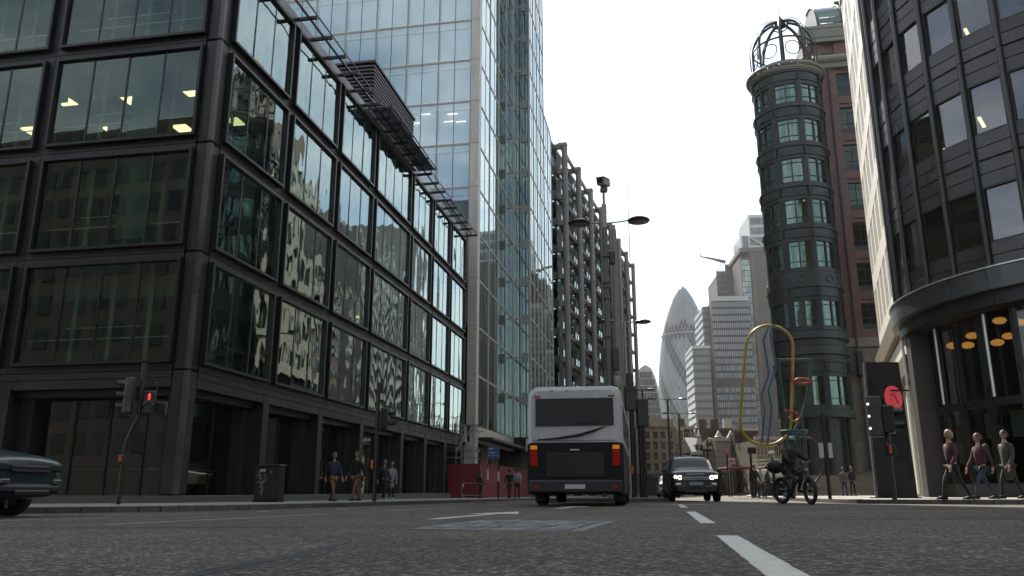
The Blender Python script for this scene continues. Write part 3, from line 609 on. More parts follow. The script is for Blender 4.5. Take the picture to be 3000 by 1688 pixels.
def storey(zt, zb, flat=False):
    h = zt - zb
    ring('ledge', TR - 0.2, TR + 0.17, zt - 0.12, zt + 0.02, M_['teal_dark']); ring('ledge', TR - 0.2, TR + 0.09, zt - 0.96, zt - 0.88, M_['teal_dark'])
    for k in range(8):
        a0 = PA[k] + 4.2; a1 = PA[k] + 45 - 4.2
        mb = MB(); mb.arc(TR - 0.25, TR + 0.03, a0, a1, zt - 0.87, zt - 0.13, 8); o = mb.build('spandrel_panel', M_['teal_metal'], tu)
        mb = MB(); mb.arc(TR + 0.03, TR + 0.055, a0 + 2, a1 - 2, zt - 0.72, zt - 0.28, 8); mb.build('raised_moulding', M_['teal_metal'], o)
        mb = MB(); mb.arc(TR - 0.3, TR - 0.02, a0, a1, zt - 1.32, zt - 0.97, 8); mb.build('window_head', M_['teal_dark'], tu)
        mb = MB(); mb.arc(TR - 0.3, TR - 0.02, a0, a1, zb + 0.03, zb + 0.42, 8); mb.build('window_sill', M_['teal_dark'], tu)
        zl, zh = zb + 0.43, zt - 1.33
        for q in range(2):
            w0 = a0 + q * (a1 - a0) / 2 + 1.2; w1 = w0 + (a1 - a0) / 2 - 2.4
            mb = MB(); mb.arc(TR - 0.26, TR - 0.06, w0 - 1.1, w0, zl, zh, 1); mb.arc(TR - 0.26, TR - 0.06, w1, w1 + 1.1, zl, zh, 1)
            mb.arc(TR - 0.22, TR - 0.10, w0, w1, zl + 0.50, zl + 0.56, 4); mb.arc(TR - 0.22, TR - 0.10, w0, w1, zh - 0.42, zh - 0.36, 4)
            wn = mb.build('window', M_['teal_dark'], tu)
            mb = MB(); mb.arc(TR - 0.175, TR - 0.165, w0, w1, zl, zh, 4); mb.build('pane', M_['glass_tu'], wn)
            mb = MB(); mb.arc(TR - 0.62, TR - 0.60, w0 - 0.5, w1 + 0.5, zl, zh, 4); mb.build('curtain', M_['curtain'], wn)
    for k in range(8):
        for dd in (-2.6, 0.9):
            mb = MB(); mb.arc(TR - 0.3, TR + 0.05, PA[k] + dd, PA[k] + dd + 1.7, zb, zt - 0.9, 1); mb.build('pier', M_['teal_dark'], tu)
        mb = MB(); mb.arc(TR - 0.3, TR + 0.0, PA[k] - 4.2, PA[k] + 4.2, zb + 0.02, zt - 0.13, 2); mb.build('pier_back', M_['teal_metal'], tu)
        mb = MB(); mb.arc(TR + 0.0, TR + 0.22, PA[k] - 0.8, PA[k] + 0.8, zt - 0.95, zt + 0.06, 1); mb.build('downpipe_bracket', M_['teal_dark'], tu)
for i in range(4): storey(LED[i], LED[i + 1])
storey(LED[4], 19.2); storey(17.9, 13.9)
ring('panel_band', TR - 0.3, TR, 17.9, 19.2, M_['teal_metal'])
for k in range(8):
    a = R(PA[k] + 22.5); mb = MB(); pts = [(math.cos(t) * 0.34, 0, math.sin(t) * 0.34) for t in [i * math.pi / 6 for i in range(12)]]; mb.tube(pts, 0.045, 6, True)
    mb.build('rosette', M_['teal_metal'], tu, (math.cos(a) * (TR + 0.01), math.sin(a) * (TR + 0.01), 18.55), (0, 0, a - math.pi / 2), True)
for z0, z1, rr in ((13.2, 13.85, 3.35), (12.6, 13.15, 3.1), (11.8, 12.55, 3.25), (11.3, 11.75, 3.05)): ring('base_moulding', TR - 0.6, rr, z0, z1, M_['teal_metal'])
storey(11.2, 7.0); ring('base_drum', 1.2, 2.4, -0.6, 6.9, M_['teal_dark'])
for k in range(8):
    a = R(PA[k]); mb = MB(); mb.lathe([(0.28, -0.7), (0.28, 6.8)], 12); mb.build('base_column', M_['teal_dark'], tu, (math.cos(a) * 2.9, math.sin(a) * 2.9, 0), smooth=True)
ring('base_ring', 2.3, 3.3, 6.4, 6.98, M_['teal_metal']); ring('inner_drum', 0.4, TR - 0.75, 7, 39, M_['core'])
# cornice of stone segments with a rounded nose
ring('frieze', TR - 0.3, TR + 0.06, 38.92, 39.0, M_['teal_metal'])
ring('cornice', TR - 0.3, TR + 0.20, 39.01, 39.15, M_['stone_corn']); ring('cornice', TR - 0.3, TR + 0.30, 39.16, 39.38, M_['stone_corn'])
for k in range(40):
    mb = MB(); 
    for q in range(5):
        t0 = R(-60 + q * 40); pass
    prof = [(TR - 0.1, 39.39), (TR + 0.36, 39.39), (TR + 0.50, 39.50), (TR + 0.52, 39.66), (TR + 0.40, 39.80), (TR + 0.1, 39.86), (TR - 0.1, 39.86)]
    mb.lathe(prof, 2, (0, 0, 0), R(k * 9 + 0.35), R(k * 9 + 8.65)); mb.build('cornice_stone', M_['stone_corn'], tu)
# open dome of ribs
dome = lambda t: (2.85 * math.cos(t), 42.7 + 3.15 * math.sin(t))
for k in range(8):
    a = R(PA[k] + 22.5); ca, sa = math.cos(a), math.sin(a); pts = [(2.85 * ca, 2.85 * sa, 39.7), (2.85 * ca, 2.85 * sa, 41.4)]
    for q in range(10):
        r, z = dome(R(q * 8.6)); pts.append((r * ca, r * sa, z))
    mb = MB(); mb.tube(pts, 0.125, 8); rb = mb.build('dome_rib', M_['teal_metal'], tu, smooth=True)
    pts = [(p[0] * 1.10 + 0.0, p[1] * 1.10, p[2] + 0.18) for p in pts[1:]]; mb = MB(); mb.tube(pts, 0.035, 6); mb.build('rib_rail', M_['teal_dark'], rb, smooth=True)
    for q in range(0, 11, 1):
        pass
    p = (2.85 * ca, 2.85 * sa); mb = MB(); mb.tube([(p[0] * 1.09, p[1] * 1.09, 41.2), (p[0] * 1.09, p[1] * 1.09, 43.3)], [0.07, 0.02], 6); mb.build('dome_finial', M_['teal_dark'], rb)
    a2 = R(PA[k]); mb = MB(); cx, cy = 2.75 * math.cos(a2), 2.75 * math.sin(a2)
    cir = [(cx - math.sin(a2) * 0.72 * math.cos(t), cy + math.cos(a2) * 0.72 * math.cos(t), 41.6 + 0.72 * math.sin(t)) for t in [i * math.pi / 10 for i in range(20)]]
    mb.tube(cir, 0.05, 6, True); mb.build('roundel', M_['teal_dark'], tu, smooth=True)
def circ(r, z, n=48): return [(r * math.cos(2 * math.pi * i / n), r * math.sin(2 * math.pi * i / n), z) for i in range(n)]
for r, z, q in ((2.85, 42.75, 0.09), (2.85, 40.2, 0.07), (0.75, 45.75, 0.10), (0.62, 45.3, 0.07)): mb = MB(); mb.tube(circ(r, z), q, 6, True); mb.build('dome_ring', M_['teal_metal'], tu, smooth=True)
mb = MB(); mb.tube([(0, 0, 45.6), (0, 0, 45.9)], [0.6, 0.55], 8); mb.tube([(0, 0, 45.9), (0, 0, 46.6)], [0.5, 0.10], 8); mb.build('dome_crown', M_['teal_metal'], tu, smooth=True)
mb = MB(); mb.tube([(0, 0, 46.6), (0, 0, 48.6)], [0.035, 0.015], 6); mb.build('spike', M_['teal_dark'], tu)

# ------------------------------------------------------------------ red granite building joined to the turret
M_['red_gran'] = mat('polished red granite', (0.17, 0.070, 0.045), 0.5, var=0.22, nscale=4, rnd=0.14)
M_['beige'] = mat('beige granite block', (0.25, 0.20, 0.145), 0.6, var=0.2, nscale=4, rnd=0.14)
M_['dkjoint'] = mat('dark joint', (0.035, 0.025, 0.02), 0.9)
M_['barrel'] = mat('green barrel glazing', (0.10, 0.17, 0.145), 0.2, 0.3, rnd=0.2)
M_['glass_gr'] = glass('dark granite building glazing', (0.4, 0.5, 0.46), 1.45, (0.75, 0.9, 0.84), wave=0.15)
bb = thing('granite_building', 'red granite office building joined to the back of the green turret', 'building', (TC[0], TC[1], 0), ROT)
# wall looks towards the junction (local -x), runs to the right (local -y)
B('wall_core', bb, 1.72, 22, -34, -1.0, -0.8, 41.0, M_['dkjoint'])
fl = [41.0, 37.3, 33.35, 29.4, 25.4, 21.4, 17.5, 13.9]
it = []
for k in range(len(fl) - 1):
    zt, zb = fl[k], fl[k + 1]
    def course(y0, y1, z0, z1, proud=0.0):
        n = max(1, int(round((y1 - y0) / 1.25)))
        for j in range(n): it.append((1.40 - proud, 1.71, y0 + (y1 - y0) * j / n + 0.006, y0 + (y1 - y0) * (j + 1) / n - 0.006, z0 + 0.006, z1 - 0.006))
    hh = (zt - zb) / 4
    for q in range(4):
        course(-3.55, -1.9, zb + q * hh, zb + (q + 1) * hh, 0.0); course(-5.05, -3.57, zb + q * hh, zb + (q + 1) * hh, 0.16)
        for p in range(4):
            y = -9.3 - p * 6.3
            course(y, y + 2.05, zb + q * hh, zb + (q + 1) * hh, 0.0 if p else 0.0)
    for p in range(5):
        y1 = -5.07 - p * 6.3 + 0.0; y0 = y1 - 2.2
        course(y0, y1, zb, zb + 0.75, 0.05); course(y0, y1, zt - 0.45, zt, 0.0)
        wz0, wz1 = zb + 0.78, zt - 0.46
        wn = B('window', bb, 1.50, 1.70, y0 + 0.02, y1 - 0.02, wz0, wz0 + 0.5, M_['teal_dark'])
        for j in range(3): B('pane', bb, 1.60, 1.62, y0 + 0.05 + j * 0.72, y0 + 0.70 + j * 0.72, wz0 + 0.55, wz1 - 0.05, M_['glass_gr'])
        for j in range(4): B('glazing_bar', bb, 1.55, 1.66, y0 + j * 0.72 - 0.02 + 0.02, y0 + j * 0.72 + 0.05, wz0 + 0.5, wz1, M_['teal_dark'])
        for zq in (wz0 + 1.0, wz1 - 0.6): B('glazing_bar', bb, 1.555, 1.655, y0 + 0.06, y1 - 0.06, zq, zq + 0.07, M_['teal_dark'])
    it2 = (1.28, 1.71, -34, -3.56, zb - 0.05, zb + 0.03); it.append(it2)
pieces(bb, 'granite_panel', it, M_['red_gran'])
M_['flank'] = mat('pale wing stone', (0.60, 0.56, 0.48), 0.6, var=0.1); fb, fp = [], []
for k in range(len(fl) - 1):
    zb = fl[k + 1]; zt = fl[k]; fb.append((3.6, 21.8, -0.99, -0.72, zb, zb + 1.4))
    for q in range(6): fb.append((3.6 + q * 3.1, 5.0 + q * 3.1, -0.99, -0.74, zb + 1.41, zt - 0.01)); fp.append((5.01 + q * 3.1, 6.69 + q * 3.1, -0.97, -0.9, zb + 1.42, zt - 0.02))
pieces(bb, 'flank_stone', fb, M_['flank']); pieces(bb, 'flank_pane', fp, M_['barrel'])  # hidden pale cladding, added to brighten the reflection in the office glass
B('drain_pipe', bb, 1.05, 1.22, -4.4, -4.25, 2, 40.8, M_['teal_dark'])
it = []
for q in range(17):
    z0 = -0.6 + q * 0.85
    if z0 > 13.6: break
    for j in range(12):
        y0 = -2.0 - (j + (q % 2) * 0.5) * 1.15
        if not (5 < z0 < 11.0 and -8.2 < y0 < -5.6): it.append((1.32, 1.71, y0 - 1.14, y0, z0 + 0.008, z0 + 0.842))
pieces(bb, 'stone_block', it, M_['beige'])
for z0, z1, d in ((13.0, 13.85, 1.15), (10.9, 11.4, 1.2)): B('string_course', bb, d, 1.4, -34, -2.2, z0, z1, M_['beige'], 0.02)
B('pane', bb, 1.5, 1.52, -8.0, -5.7, 6.0, 10.5, M_['glass_tu'])
B('wall_lantern', bb, 0.7, 1.28, -4.62, -4.08, 10.3, 12.6, M_['teal_dark'], 0.06)
B('cornice', bb, 0.9, 1.9, -34, -3.0, 41.02, 41.35, M_['stone_corn'], 0.03)
mb = MB(); mb.tube([(1.0, -34, 42.0), (1.0, -3.2, 42.0)], 0.42, 12); mb.build('cornice_roll', M_['stone_corn'], bb, smooth=True)
B('cornice', bb, 0.95, 2.2, -34, -3.0, 41.36, 41.62, M_['stone_corn'], 0.03)
mb = MB(); mb.add([(3.0, -9.5, 42.4), (3.0, -5.2, 42.4), (5.0, -5.2, 44.0), (5.0, -9.5, 44.0), (5.0, -5.2, 42.4), (5.0, -9.5, 42.4)], [(0, 1, 2, 3), (1, 4, 2), (0, 3, 5), (2, 4, 5, 3), (0, 5, 4, 1)]); mb.build('rooflight', M_['barrel'], bb)
B('set_back_storey', bb, 6.0, 20, -34, -3.1, 41.0, 47.2, M_['red_gran'])
for q in range(8): B('set_back_pier', bb, 5.7, 5.98, -4.9 - q * 3, -3.2 - q * 3, 41.2, 46.4, M_['red_gran'])
B('set_back_window', bb, 5.85, 5.98, -34, -3.2, 44.2, 45.4, M_['teal_dark'])
for z0, z1 in ((46.45, 46.9), (46.95, 48.0), (48.05, 48.4)): B('upper_cornice', bb, 5.3, 6.4, -34, -2.8, z0, z1, M_['stone_corn'], 0.03)
# barrel vaulted glazed roof: bands of glass between ribs
for k in range(9):
    t0, t1 = R(k * 10), R(k * 10 + 9.0); r = 5.2; mb = MB()
    pts = []
    for t in (t0, t1):
        for y in (-34, -5.0): pts.append((11.5 - r * math.cos(t), y, 48.4 + r * 0.95 * math.sin(t)))
    mb.add(pts, [(0, 1, 3, 2)]); mb.build('roof_band', M_['barrel'], bb)
cap = [(11.5 - 5.2 * math.cos(R(a)), -5.02, 48.4 + 4.94 * math.sin(R(a))) for a in range(0, 181, 10)]; mb = MB(); n = len(cap); mb.add(cap + [(x, -5.3, z) for x, y, z in cap], [tuple(range(n)), tuple(range(2 * n - 1, n - 1, -1))] + [(i, i + 1, n + i + 1, n + i) for i in range(n - 1)]); mb.build('roof_end', M_['teal_metal'], bb)
for q in range(12):
    y = -5.0 - q * 2.6; mb = MB(); mb.tube([(11.5 - 5.3 * math.cos(R(t)), y, 48.4 + 5.05 * math.sin(R(t))) for t in range(0, 91, 9)], 0.10, 6); mb.build('roof_rib', M_['teal_dark'], bb, smooth=True)
B('roof_plant', bb, 11.5, 16, -20, -8.2, 53.2, 55.0, M_['teal_dark'])
mb = MB(); mb.lathe([(0.05, 2.2), (1.2, 1.9), (1.9, 0.9), (2.1, 0)], 20); mb.build('roof_cupola', M_['stone_corn'], bb, (13.0, -10.6, 55.0), smooth=True)

# ------------------------------------------------------------------ pale stone block with slit windows
M_['limestone'] = mat('pale polished limestone', (0.80, 0.75, 0.65), 0.32, spec=0.9, rnd=0.04)
M_['tan_metal'] = mat('tan metal band', (0.20, 0.15, 0.09), 0.5, 0.3)
M_['glass_lime'] = glass('slit glazing', (0.35, 0.38, 0.34), 2.1, (0.95, 0.95, 0.9), wave=0.1)
M_['slit'] = mat('dark slit glazing', (0.05, 0.05, 0.048), 0.55, rnd=0.3, spec=0.3)
b8 = thing('stone_building', 'pale limestone block with narrow slit windows facing the street on right', 'building', (17.25 + 16.0 * math.sin(R(20.8)), 34.4 + 16.0 * math.cos(R(20.8)), 0), R(270 - 20.8))
LEN = 16.0; it, pn, sp = [], [], []
B('inner_block', b8, 0.0, LEN - 0.1, 0.55, 14, -0.4, 33.5, M_['dkjoint'])
zz = 8.6
while zz < 33:
    sp.append((0.0, LEN, 0.0, 0.5, zz, zz + 1.1))
    x = 0.35
    while x < LEN - 0.5:
        for j in range(3):
            it.append((x + j * 0.62, x + j * 0.62 + 0.24, 0.03, 0.5, zz + 1.1, zz + 3.7)); pn.append((x + j * 0.62 + 0.25, x + j * 0.62 + 0.61, 0.045, 0.06, zz + 1.12, zz + 3.68))
        it.append((x + 1.86, x + 2.5, 0.0, 0.5, zz + 1.1, zz + 3.7)); x += 2.5
    sp.append((0.0, 0.34, 0.0, 0.5, zz + 1.1, zz + 3.7)); zz += 3.72
pieces(b8, 'stone_mullion', it, M_['limestone']); pieces(b8, 'slit_pane', pn, M_['slit']); pieces(b8, 'stone_band', sp, M_['limestone'])
B('end_face', b8, LEN + 0.01, LEN + 0.3, 0.05, 14, 8.4, 33.5, M_['limestone']); B('roof_edge', b8, -0.3, LEN + 0.1, -0.1, 14, 33.2, 33.8, M_['limestone'])
B('tan_band', b8, -0.1, LEN, -0.35, 0.5, 7.2, 8.3, M_['tan_metal'], 0.02); B('stone_band', b8, -0.1, LEN, -0.10, 0.5, 6.1, 7.15, M_['limestone'], 0.02); B('tan_band', b8, -0.1, LEN, -0.28, 0.5, 5.2, 6.05, M_['tan_metal'], 0.02)
for q in range(6): B('ground_pier', b8, q * 3.0, q * 3.0 + 0.5, 0.0, 0.6, -0.4, 5.15, M_['limestone'], 0.02)
for q in range(6): B('shop_pane', b8, q * 3.0 + 0.52, q * 3.0 + 2.98, 0.30, 0.32, 0.3, 5.1, M_['glass_shop'])

# ------------------------------------------------------------------ rounded grey-clad corner building at right
M_['grey_clad'] = mat('grey metal cladding', (0.095, 0.092, 0.086), 0.34, 0.5, var=0.12, nscale=1.0, rnd=0.10, stain=0.15)
M_['grey_mull'] = mat('grey mullion tube', (0.10, 0.095, 0.09), 0.3, 0.7)
M_['fascia'] = mat('steel fascia panel', (0.12, 0.124, 0.12), 0.36, 0.6, var=0.12, nscale=1.4, rnd=0.10)
M_['glass_b9'] = glass('violet grey glazing', (0.50, 0.50, 0.48), 1.9, (0.92, 0.92, 0.96), wave=0.55, wscale=0.6)
M_['glass_b9g'] = glass('dark restaurant glazing', (0.42, 0.46, 0.42), 1.6, (0.9, 0.93, 0.9), wave=0.3, wscale=0.5)
M_['pinkgran'] = mat('speckled brown granite', (0.060, 0.049, 0.040), 0.5, var=0.3, nscale=30, rnd=0.1)
M_['shade'] = mat('pale green roller shade', (0.30, 0.36, 0.28), 0.9)
C9 = (23.7, 30.1); R9 = 7.9
b9 = thing('rounded_building', 'grey metal-clad office building with rounded corner at right edge', 'building', (C9[0], C9[1], 0))
MA = [174.9 - 10.25 * 3 + 10.25 * k for k in range(16)]          # mullion angles
NODE = [7.74 + 3.89 * k for k in range(7)]
for k in range(6):
    z0, z1 = NODE[k], NODE[k + 1]; dz = 0.49
    strips = [(z0 + 0.04, z0 + dz), (z0 + dz + 0.02, z0 + 2 * dz), (z1 - 2 * dz, z1 - dz - 0.02), (z1 - dz, z1 - 0.04)]
    if k == 0: strips = [(z0 + 0.02, z0 + 0.42), (z0 + 0.44, z0 + 0.9), (z1 - 2 * dz, z1 - dz - 0.02), (z1 - dz, z1 - 0.04)]
    w0, w1 = strips[1][1], strips[2][0]
    for j in range(len(MA) - 1):
        a0, a1 = MA[j], MA[j + 1]
        am = R((a0 + a1) / 2); ch = 2 * R9 * math.sin(R((a1 - a0) / 2)); rr = R9 * math.cos(R((a1 - a0) / 2))
        px, py = rr * math.cos(am), rr * math.sin(am)
        for s in strips: link('cladding_strip', boxmesh(0.10, round(ch - 0.14, 3), round(s[1] - s[0], 3), M_['grey_clad'], 0.012), b9, (px, py, (s[0] + s[1]) / 2), (0, 0, am))
        o = link('pane', boxmesh(0.012, round(ch - 0.22, 3), round(w1 - w0 - 0.08, 3), M_['glass_b9']), b9, (px - 0.05 * math.cos(am), py - 0.05 * math.sin(am), (w0 + w1) / 2), (0, random.uniform(-.01, .01), am + random.uniform(-.012, .012)))
        fm = MB()
        for q in (-1, 1): fm.box(-0.06, 0.03, q * (ch / 2 - 0.11) - 0.04, q * (ch / 2 - 0.11) + 0.04, -(w1 - w0) / 2, (w1 - w0) / 2)
        for q in (-1, 1): fm.box(-0.06, 0.03, -ch / 2 + 0.15, ch / 2 - 0.15, q * ((w1 - w0) / 2 - 0.025) - 0.025, q * ((w1 - w0) / 2 - 0.025) + 0.025)
        fm.build('window_frame', M_['black_metal'], b9, (px - 0.02, py, (w0 + w1) / 2), (0, 0, am))
        if random.random() < 0.45:
            hh = random.uniform(0.4, 1.3); B_ = link('roller_shade', boxmesh(0.02, round(ch - 0.25, 3), round(hh, 2), M_['shade']), b9, (px * 0.955, py * 0.955, w1 - hh / 2 - 0.02), (0, 0, am))
        if k and j % 3 == 1: link('ceiling_strip', boxmesh(1.1, 0.12, 0.05, M_['lamp_warm']), b9, (px * 0.66, py * 0.66, w1 - 0.1), (0, 0, am + 0.7))
    for a in MA:
        ca, sa = math.cos(R(a)), math.sin(R(a)); mb = MB(); mb.lathe([(0, 0), (0.10, 0), (0.10, z1 - z0 - 0.02), (0, z1 - z0 - 0.02)], 10)
        mb.build('mullion', M_['grey_mull'], b9, (ca * (R9 + 0.10), sa * (R9 + 0.10), z0 + 0.01), smooth=True)
    mb = MB(); mb.lathe([(0.2, z1 - 0.03), (R9 - 0.05, z1 - 0.03), (R9 - 0.05, z1 + 0.03), (0.2, z1 + 0.03)], 48); mb.build('floor_slab', M_['ceil'], b9)
mb = MB(); mb.lathe([(3.6, 0), (3.6, 31.0)], 24); mb.build('core_wall', M_['core'], b9)
mb = MB(); mb.lathe([(0.1, 31.05), (R9 + 0.3, 31.05), (R9 + 0.3, 31.5), (0.1, 31.5)], 48); mb.build('roof', M_['grey_clad'], b9)
# fascia over the ground floor, panel by panel
for j in range(len(MA) - 1):
    mb = MB(); mb.arc(R9 - 0.4, R9 + 0.36, MA[j] + 0.06, MA[j + 1] - 0.06, 6.95, 7.68, 3); mb.build('fascia_panel', M_['fascia'], b9)
    mb = MB(); mb.arc(R9 - 0.7, R9 + 0.10, MA[j] + 0.06, MA[j + 1] - 0.06, 6.45, 6.94, 3); mb.build('fascia_soffit', M_['dark_metal'], b9)
    mb = MB(); mb.arc(R9 - 0.5, R9 + 0.42, MA[j] + 0.03, MA[j + 1] - 0.03, 7.69, 7.735, 3); mb.build('fascia_drip', M_['rail'], b9)
RG = R9 - 0.75
for j in range(len(MA) - 1):
    a0, a1 = MA[j], MA[j + 1]; am = R((a0 + a1) / 2); ch = 2 * RG * math.sin(R((a1 - a0) / 2)); rr = RG * math.cos(R((a1 - a0) / 2)); px, py = rr * math.cos(am), rr * math.sin(am)
    for z0, z1 in ((0.55, 3.15), (3.45, 6.40)): link('shop_pane', boxmesh(0.012, round(ch - 0.12, 3), round(z1 - z0, 3), M_['glass_b9g']), b9, (px, py, (z0 + z1) / 2), (0, 0, am))
    link('shop_transom', boxmesh(0.16, round(ch - 0.02, 3), 0.28, M_['black_metal']), b9, (px, py, 3.30), (0, 0, am)); link('shop_plinth', boxmesh(0.25, round(ch - 0.02, 3), 0.75, M_['pinkgran']), b9, (px, py, 0.165), (0, 0, am))
    link('shop_mullion', boxmesh(0.22, 0.30 if j % 2 else 0.16, 6.6, M_['black_metal']), b9, (RG * math.cos(R(a0)), RG * math.sin(R(a0)), 3.1), (0, 0, R(a0)))
    if j % 2 == 1:
        mb = MB(); mb.lathe([(0, 0), (0.05, 0), (0.05, 2.9), (0, 2.9)], 8); mb.build('steel_post', M_['rail'], b9, ((RG + 0.28) * math.cos(R(a0 + 3)), (RG + 0.28) * math.sin(R(a0 + 3)), 3.45), smooth=True)
    if j > 3: link('roller_shade', boxmesh(0.02, round(ch - 0.45, 3), 0.9, M_['shade']), b9, (px * 0.93, py * 0.93, 2.55), (0, 0, am))
mb = MB(); mb.lathe([(3.5, 3.28), (RG - 0.2, 3.28), (RG - 0.2, 3.42), (3.5, 3.42)], 40); mb.build('mezzanine_floor', M_['core'], b9)
for z0, z1 in ((-0.3, 1.6), (1.61, 3.4), (3.41, 5.0), (5.01, 6.43)):
    mb = MB(); mb.arc(RG - 0.5, R9 - 0.05, 158.5, 166.5, z0, z1, 4); mb.build('granite_pier', M_['pinkgran'], b9)
tb = MB(); a = R(157.2); tb.tube([((R9 + 0.05) * math.cos(a), (R9 + 0.05) * math.sin(a), z) for z in (0.2, 3, 6.6)], 0.06, 8); tb.tube([((R9 + 0.05) * math.cos(a), (R9 + 0.05) * math.sin(a), 0.25), ((R9 + 0.25) * math.cos(a), (R9 + 0.25) * math.sin(a), 0.0)], 0.06, 8); tb.build('rain_pipe', M_['limestone'], b9, smooth=True)
# orange pendant lamps inside the restaurant
M_['wire'] = M_['black_metal']
for px, py, Y_, lb in ((2792, 1013, 32, 'leftmost oval orange pendant lamp inside the corner restaurant'), (2835, 1012, 32.5, 'second oval orange pendant lamp from the left inside the corner restaurant'), (2848, 984, 33.5, 'small half-hidden orange pendant lamp above the two leftmost ones'), (2928, 940, 31, 'topmost oval orange pendant lamp right of the steel post in the restaurant'), (2922, 1004, 31.5, 'lowest orange pendant lamp right of the steel post in the restaurant'), (2955, 985, 32.5, 'orange pendant lamp behind the dark mullion near the right picture edge'), (2988, 945, 30.5, 'orange pendant lamp cut by the right picture edge')):
    q = at(px, py, Y_); z = q[2]; pd = thing('pendant_lamp', lb, 'pendant lamp', q, 0, 'orange pendant lamps in the restaurant')
    mb = MB(); mb.lathe([(0.02, -0.12), (0.14, -0.11), (0.24, -0.04), (0.25, 0.03), (0.18, 0.10), (0.05, 0.14)], 18); mb.build('lamp_shade', M_['lamp_orange'], pd, smooth=True)
    mb = MB(); mb.tube([(0, 0, 0.13), (0, 0, 6.35 - z)], 0.01, 6); mb.build('cable', M_['wire'], pd)
# ------------------------------------------------------------------ far towers
M_['gh_frame'] = mat('pale lattice frame', (0.46, 0.48, 0.49), 0.6, 0.0)
M_['gh_light'] = mat('pale glass diamond', (0.19, 0.22, 0.235), 0.3, 0.0, rnd=0.25)
M_['gh_dark'] = mat('dark tinted glass diamond', (0.008, 0.012, 0.016), 0.3, 0.0, spec=0.3, rnd=0.2)
GD = 690.0; g0 = at(1998, 837, GD); GX = at(2018, 1200, GD)[0]
gk = thing('domed_skyscraper', 'bullet-shaped glass skyscraper with dark spiral bands far down the street', 'skyscraper', (GX, GD, gz(GX, GD)))
HT = g0[2] - gz(GX, GD)
prof = [(0.0, 21.5), (0.12, 23.8), (0.25, 25.2), (0.38, 25.6), (0.5, 25.0), (0.6, 23.6), (0.68, 21.9), (0.75, 19.6), (0.82, 16.4), (0.88, 12.8), (0.93, 9.0), (0.97, 5.0), (0.99, 2.4), (1.0, 0.3)]
def gr(t):
    for i in range(len(prof) - 1):
        if prof[i][0] <= t <= prof[i + 1][0]:
            q = (t - prof[i][0]) / (prof[i + 1][0] - prof[i][0]); return prof[i][1] * (1 - q) + prof[i + 1][1] * q
    return 0.2
mb = MB(); mb.lathe([(gr(i / 80) - 0.25, HT * i / 80) for i in range(81)], 72); mb.build('lattice', M_['gh_frame'], gk, smooth=True)
NC, NR = 36, 44; dm = []
for j in range(NR):
    t0, t1, t2 = j / NR, (j + 1) / NR, min((j + 2) / NR, 1.0)
    for i in range(NC):
        ph = i + 0.5 * (j % 2); k = (i + j // 2) if j % 2 == 0 else (i + (j + 1) // 2)
        def pt(u, t, s=1.0): a = 2 * math.pi * u / NC; r = gr(t) * s; return (r * math.cos(a), r * math.sin(a), HT * t)
        sh = 0.91
        c = Vector(pt(ph, t1)); vs_ = [c + (Vector(p) - c) * sh for p in (pt(ph, t0), pt(ph + 0.5, t1), pt(ph, t2), pt(ph - 0.5, t1))]
        am = 2 * math.pi * ph / NC
        if math.sin(am) > 0.25: continue                      # far side of the tower
        dark = (k % 6 in (0, 1)) and t1 < 0.80 or 0.72 < t1 < 0.78
        dm.append((-(math.sin(am)) * gr(t1), dark, vs_))
dm.sort(key=lambda q: -q[0])
for n_, (q, dark, v) in enumerate(dm[:300]):
    c = sum(v, Vector()) / 4; link('pane', mesh([p - c for p in v], [(0, 1, 2, 3)], M_['gh_dark' if dark else 'gh_light']), gk, c)
for dark in (True, False):
    mb = MB()
    for q, d, v in dm[300:]:
        if d == dark: mb.add(v, [(0, 1, 2, 3)])
    tag(mb.build('dark_panes' if dark else 'pale_panes', M_['gh_dark' if dark else 'gh_light'], gk), kind='stuff')
mb = MB(); mb.tube([(gr(0.745) * 1.03 * math.cos(2 * math.pi * i / 48), gr(0.745) * 1.03 * math.sin(2 * math.pi * i / 48), HT * 0.745) for i in range(48)], 0.5, 6, True); mb.build('gantry_ring', M_['gh_frame'], gk, smooth=True)

def tower(name, label, x0p, x1p, ytop, D, depth, rz=0.0, cat='tower'):
    a = at(x0p, ytop, D); b = at(x1p, ytop, D); cx = (a[0] + b[0]) / 2
    t = thing(name, label, cat, (cx, D, gz(cx, D)), rz); return t, (b[0] - a[0]), a[2] - gz(cx, D)
# rounded green glass block
M_['ham'] = mat('dark green curved glass', (0.045, 0.075, 0.068), 0.12, 0.5, rnd=0.35)
M_['ham_rim'] = mat('pale rim', (0.45, 0.46, 0.44), 0.5)
t, wd, ht = tower('curved_roof_building', 'dark green glass building with curved barrel top beside the spiral skyscraper', 1846, 1936, 1068, 560, 30, 0, 'building')
def hamw(z): 
    q = z / ht; return wd / 2 * (1.0 if q < 0.45 else math.sqrt(max(0.0, 1 - ((q - 0.45) / 0.55) ** 2)) ** 0.9)
nz = 20; mb = MB(); v = []; 
pr = [(-hamw(ht * i / 40), ht * i / 40) for i in range(41)] + [(hamw(ht * i / 40), ht * i / 40) for i in range(39, -1, -1)]
n = len(pr); mb.add([(x, 0.6, z) for x, z in pr] + [(x, 40, z) for x, z in pr], [tuple(range(n))] + [(i, i + 1, n + i + 1, n + i) for i in range(n - 1)]); mb.build('shell', M_['ham_rim'], t)
for i in range(18):
    z0, z1 = ht * i / 18 + 0.3, ht * (i + 1) / 18 - 0.25; w0 = min(hamw(z0), hamw(z1)) - 0.9
    if w0 < 1: continue
    for j in range(6): B('pane', t, -w0 + j * w0 / 3 + 0.15, -w0 + (j + 1) * w0 / 3 - 0.15, 0.3, 0.58, z0, z1, M_['ham'])

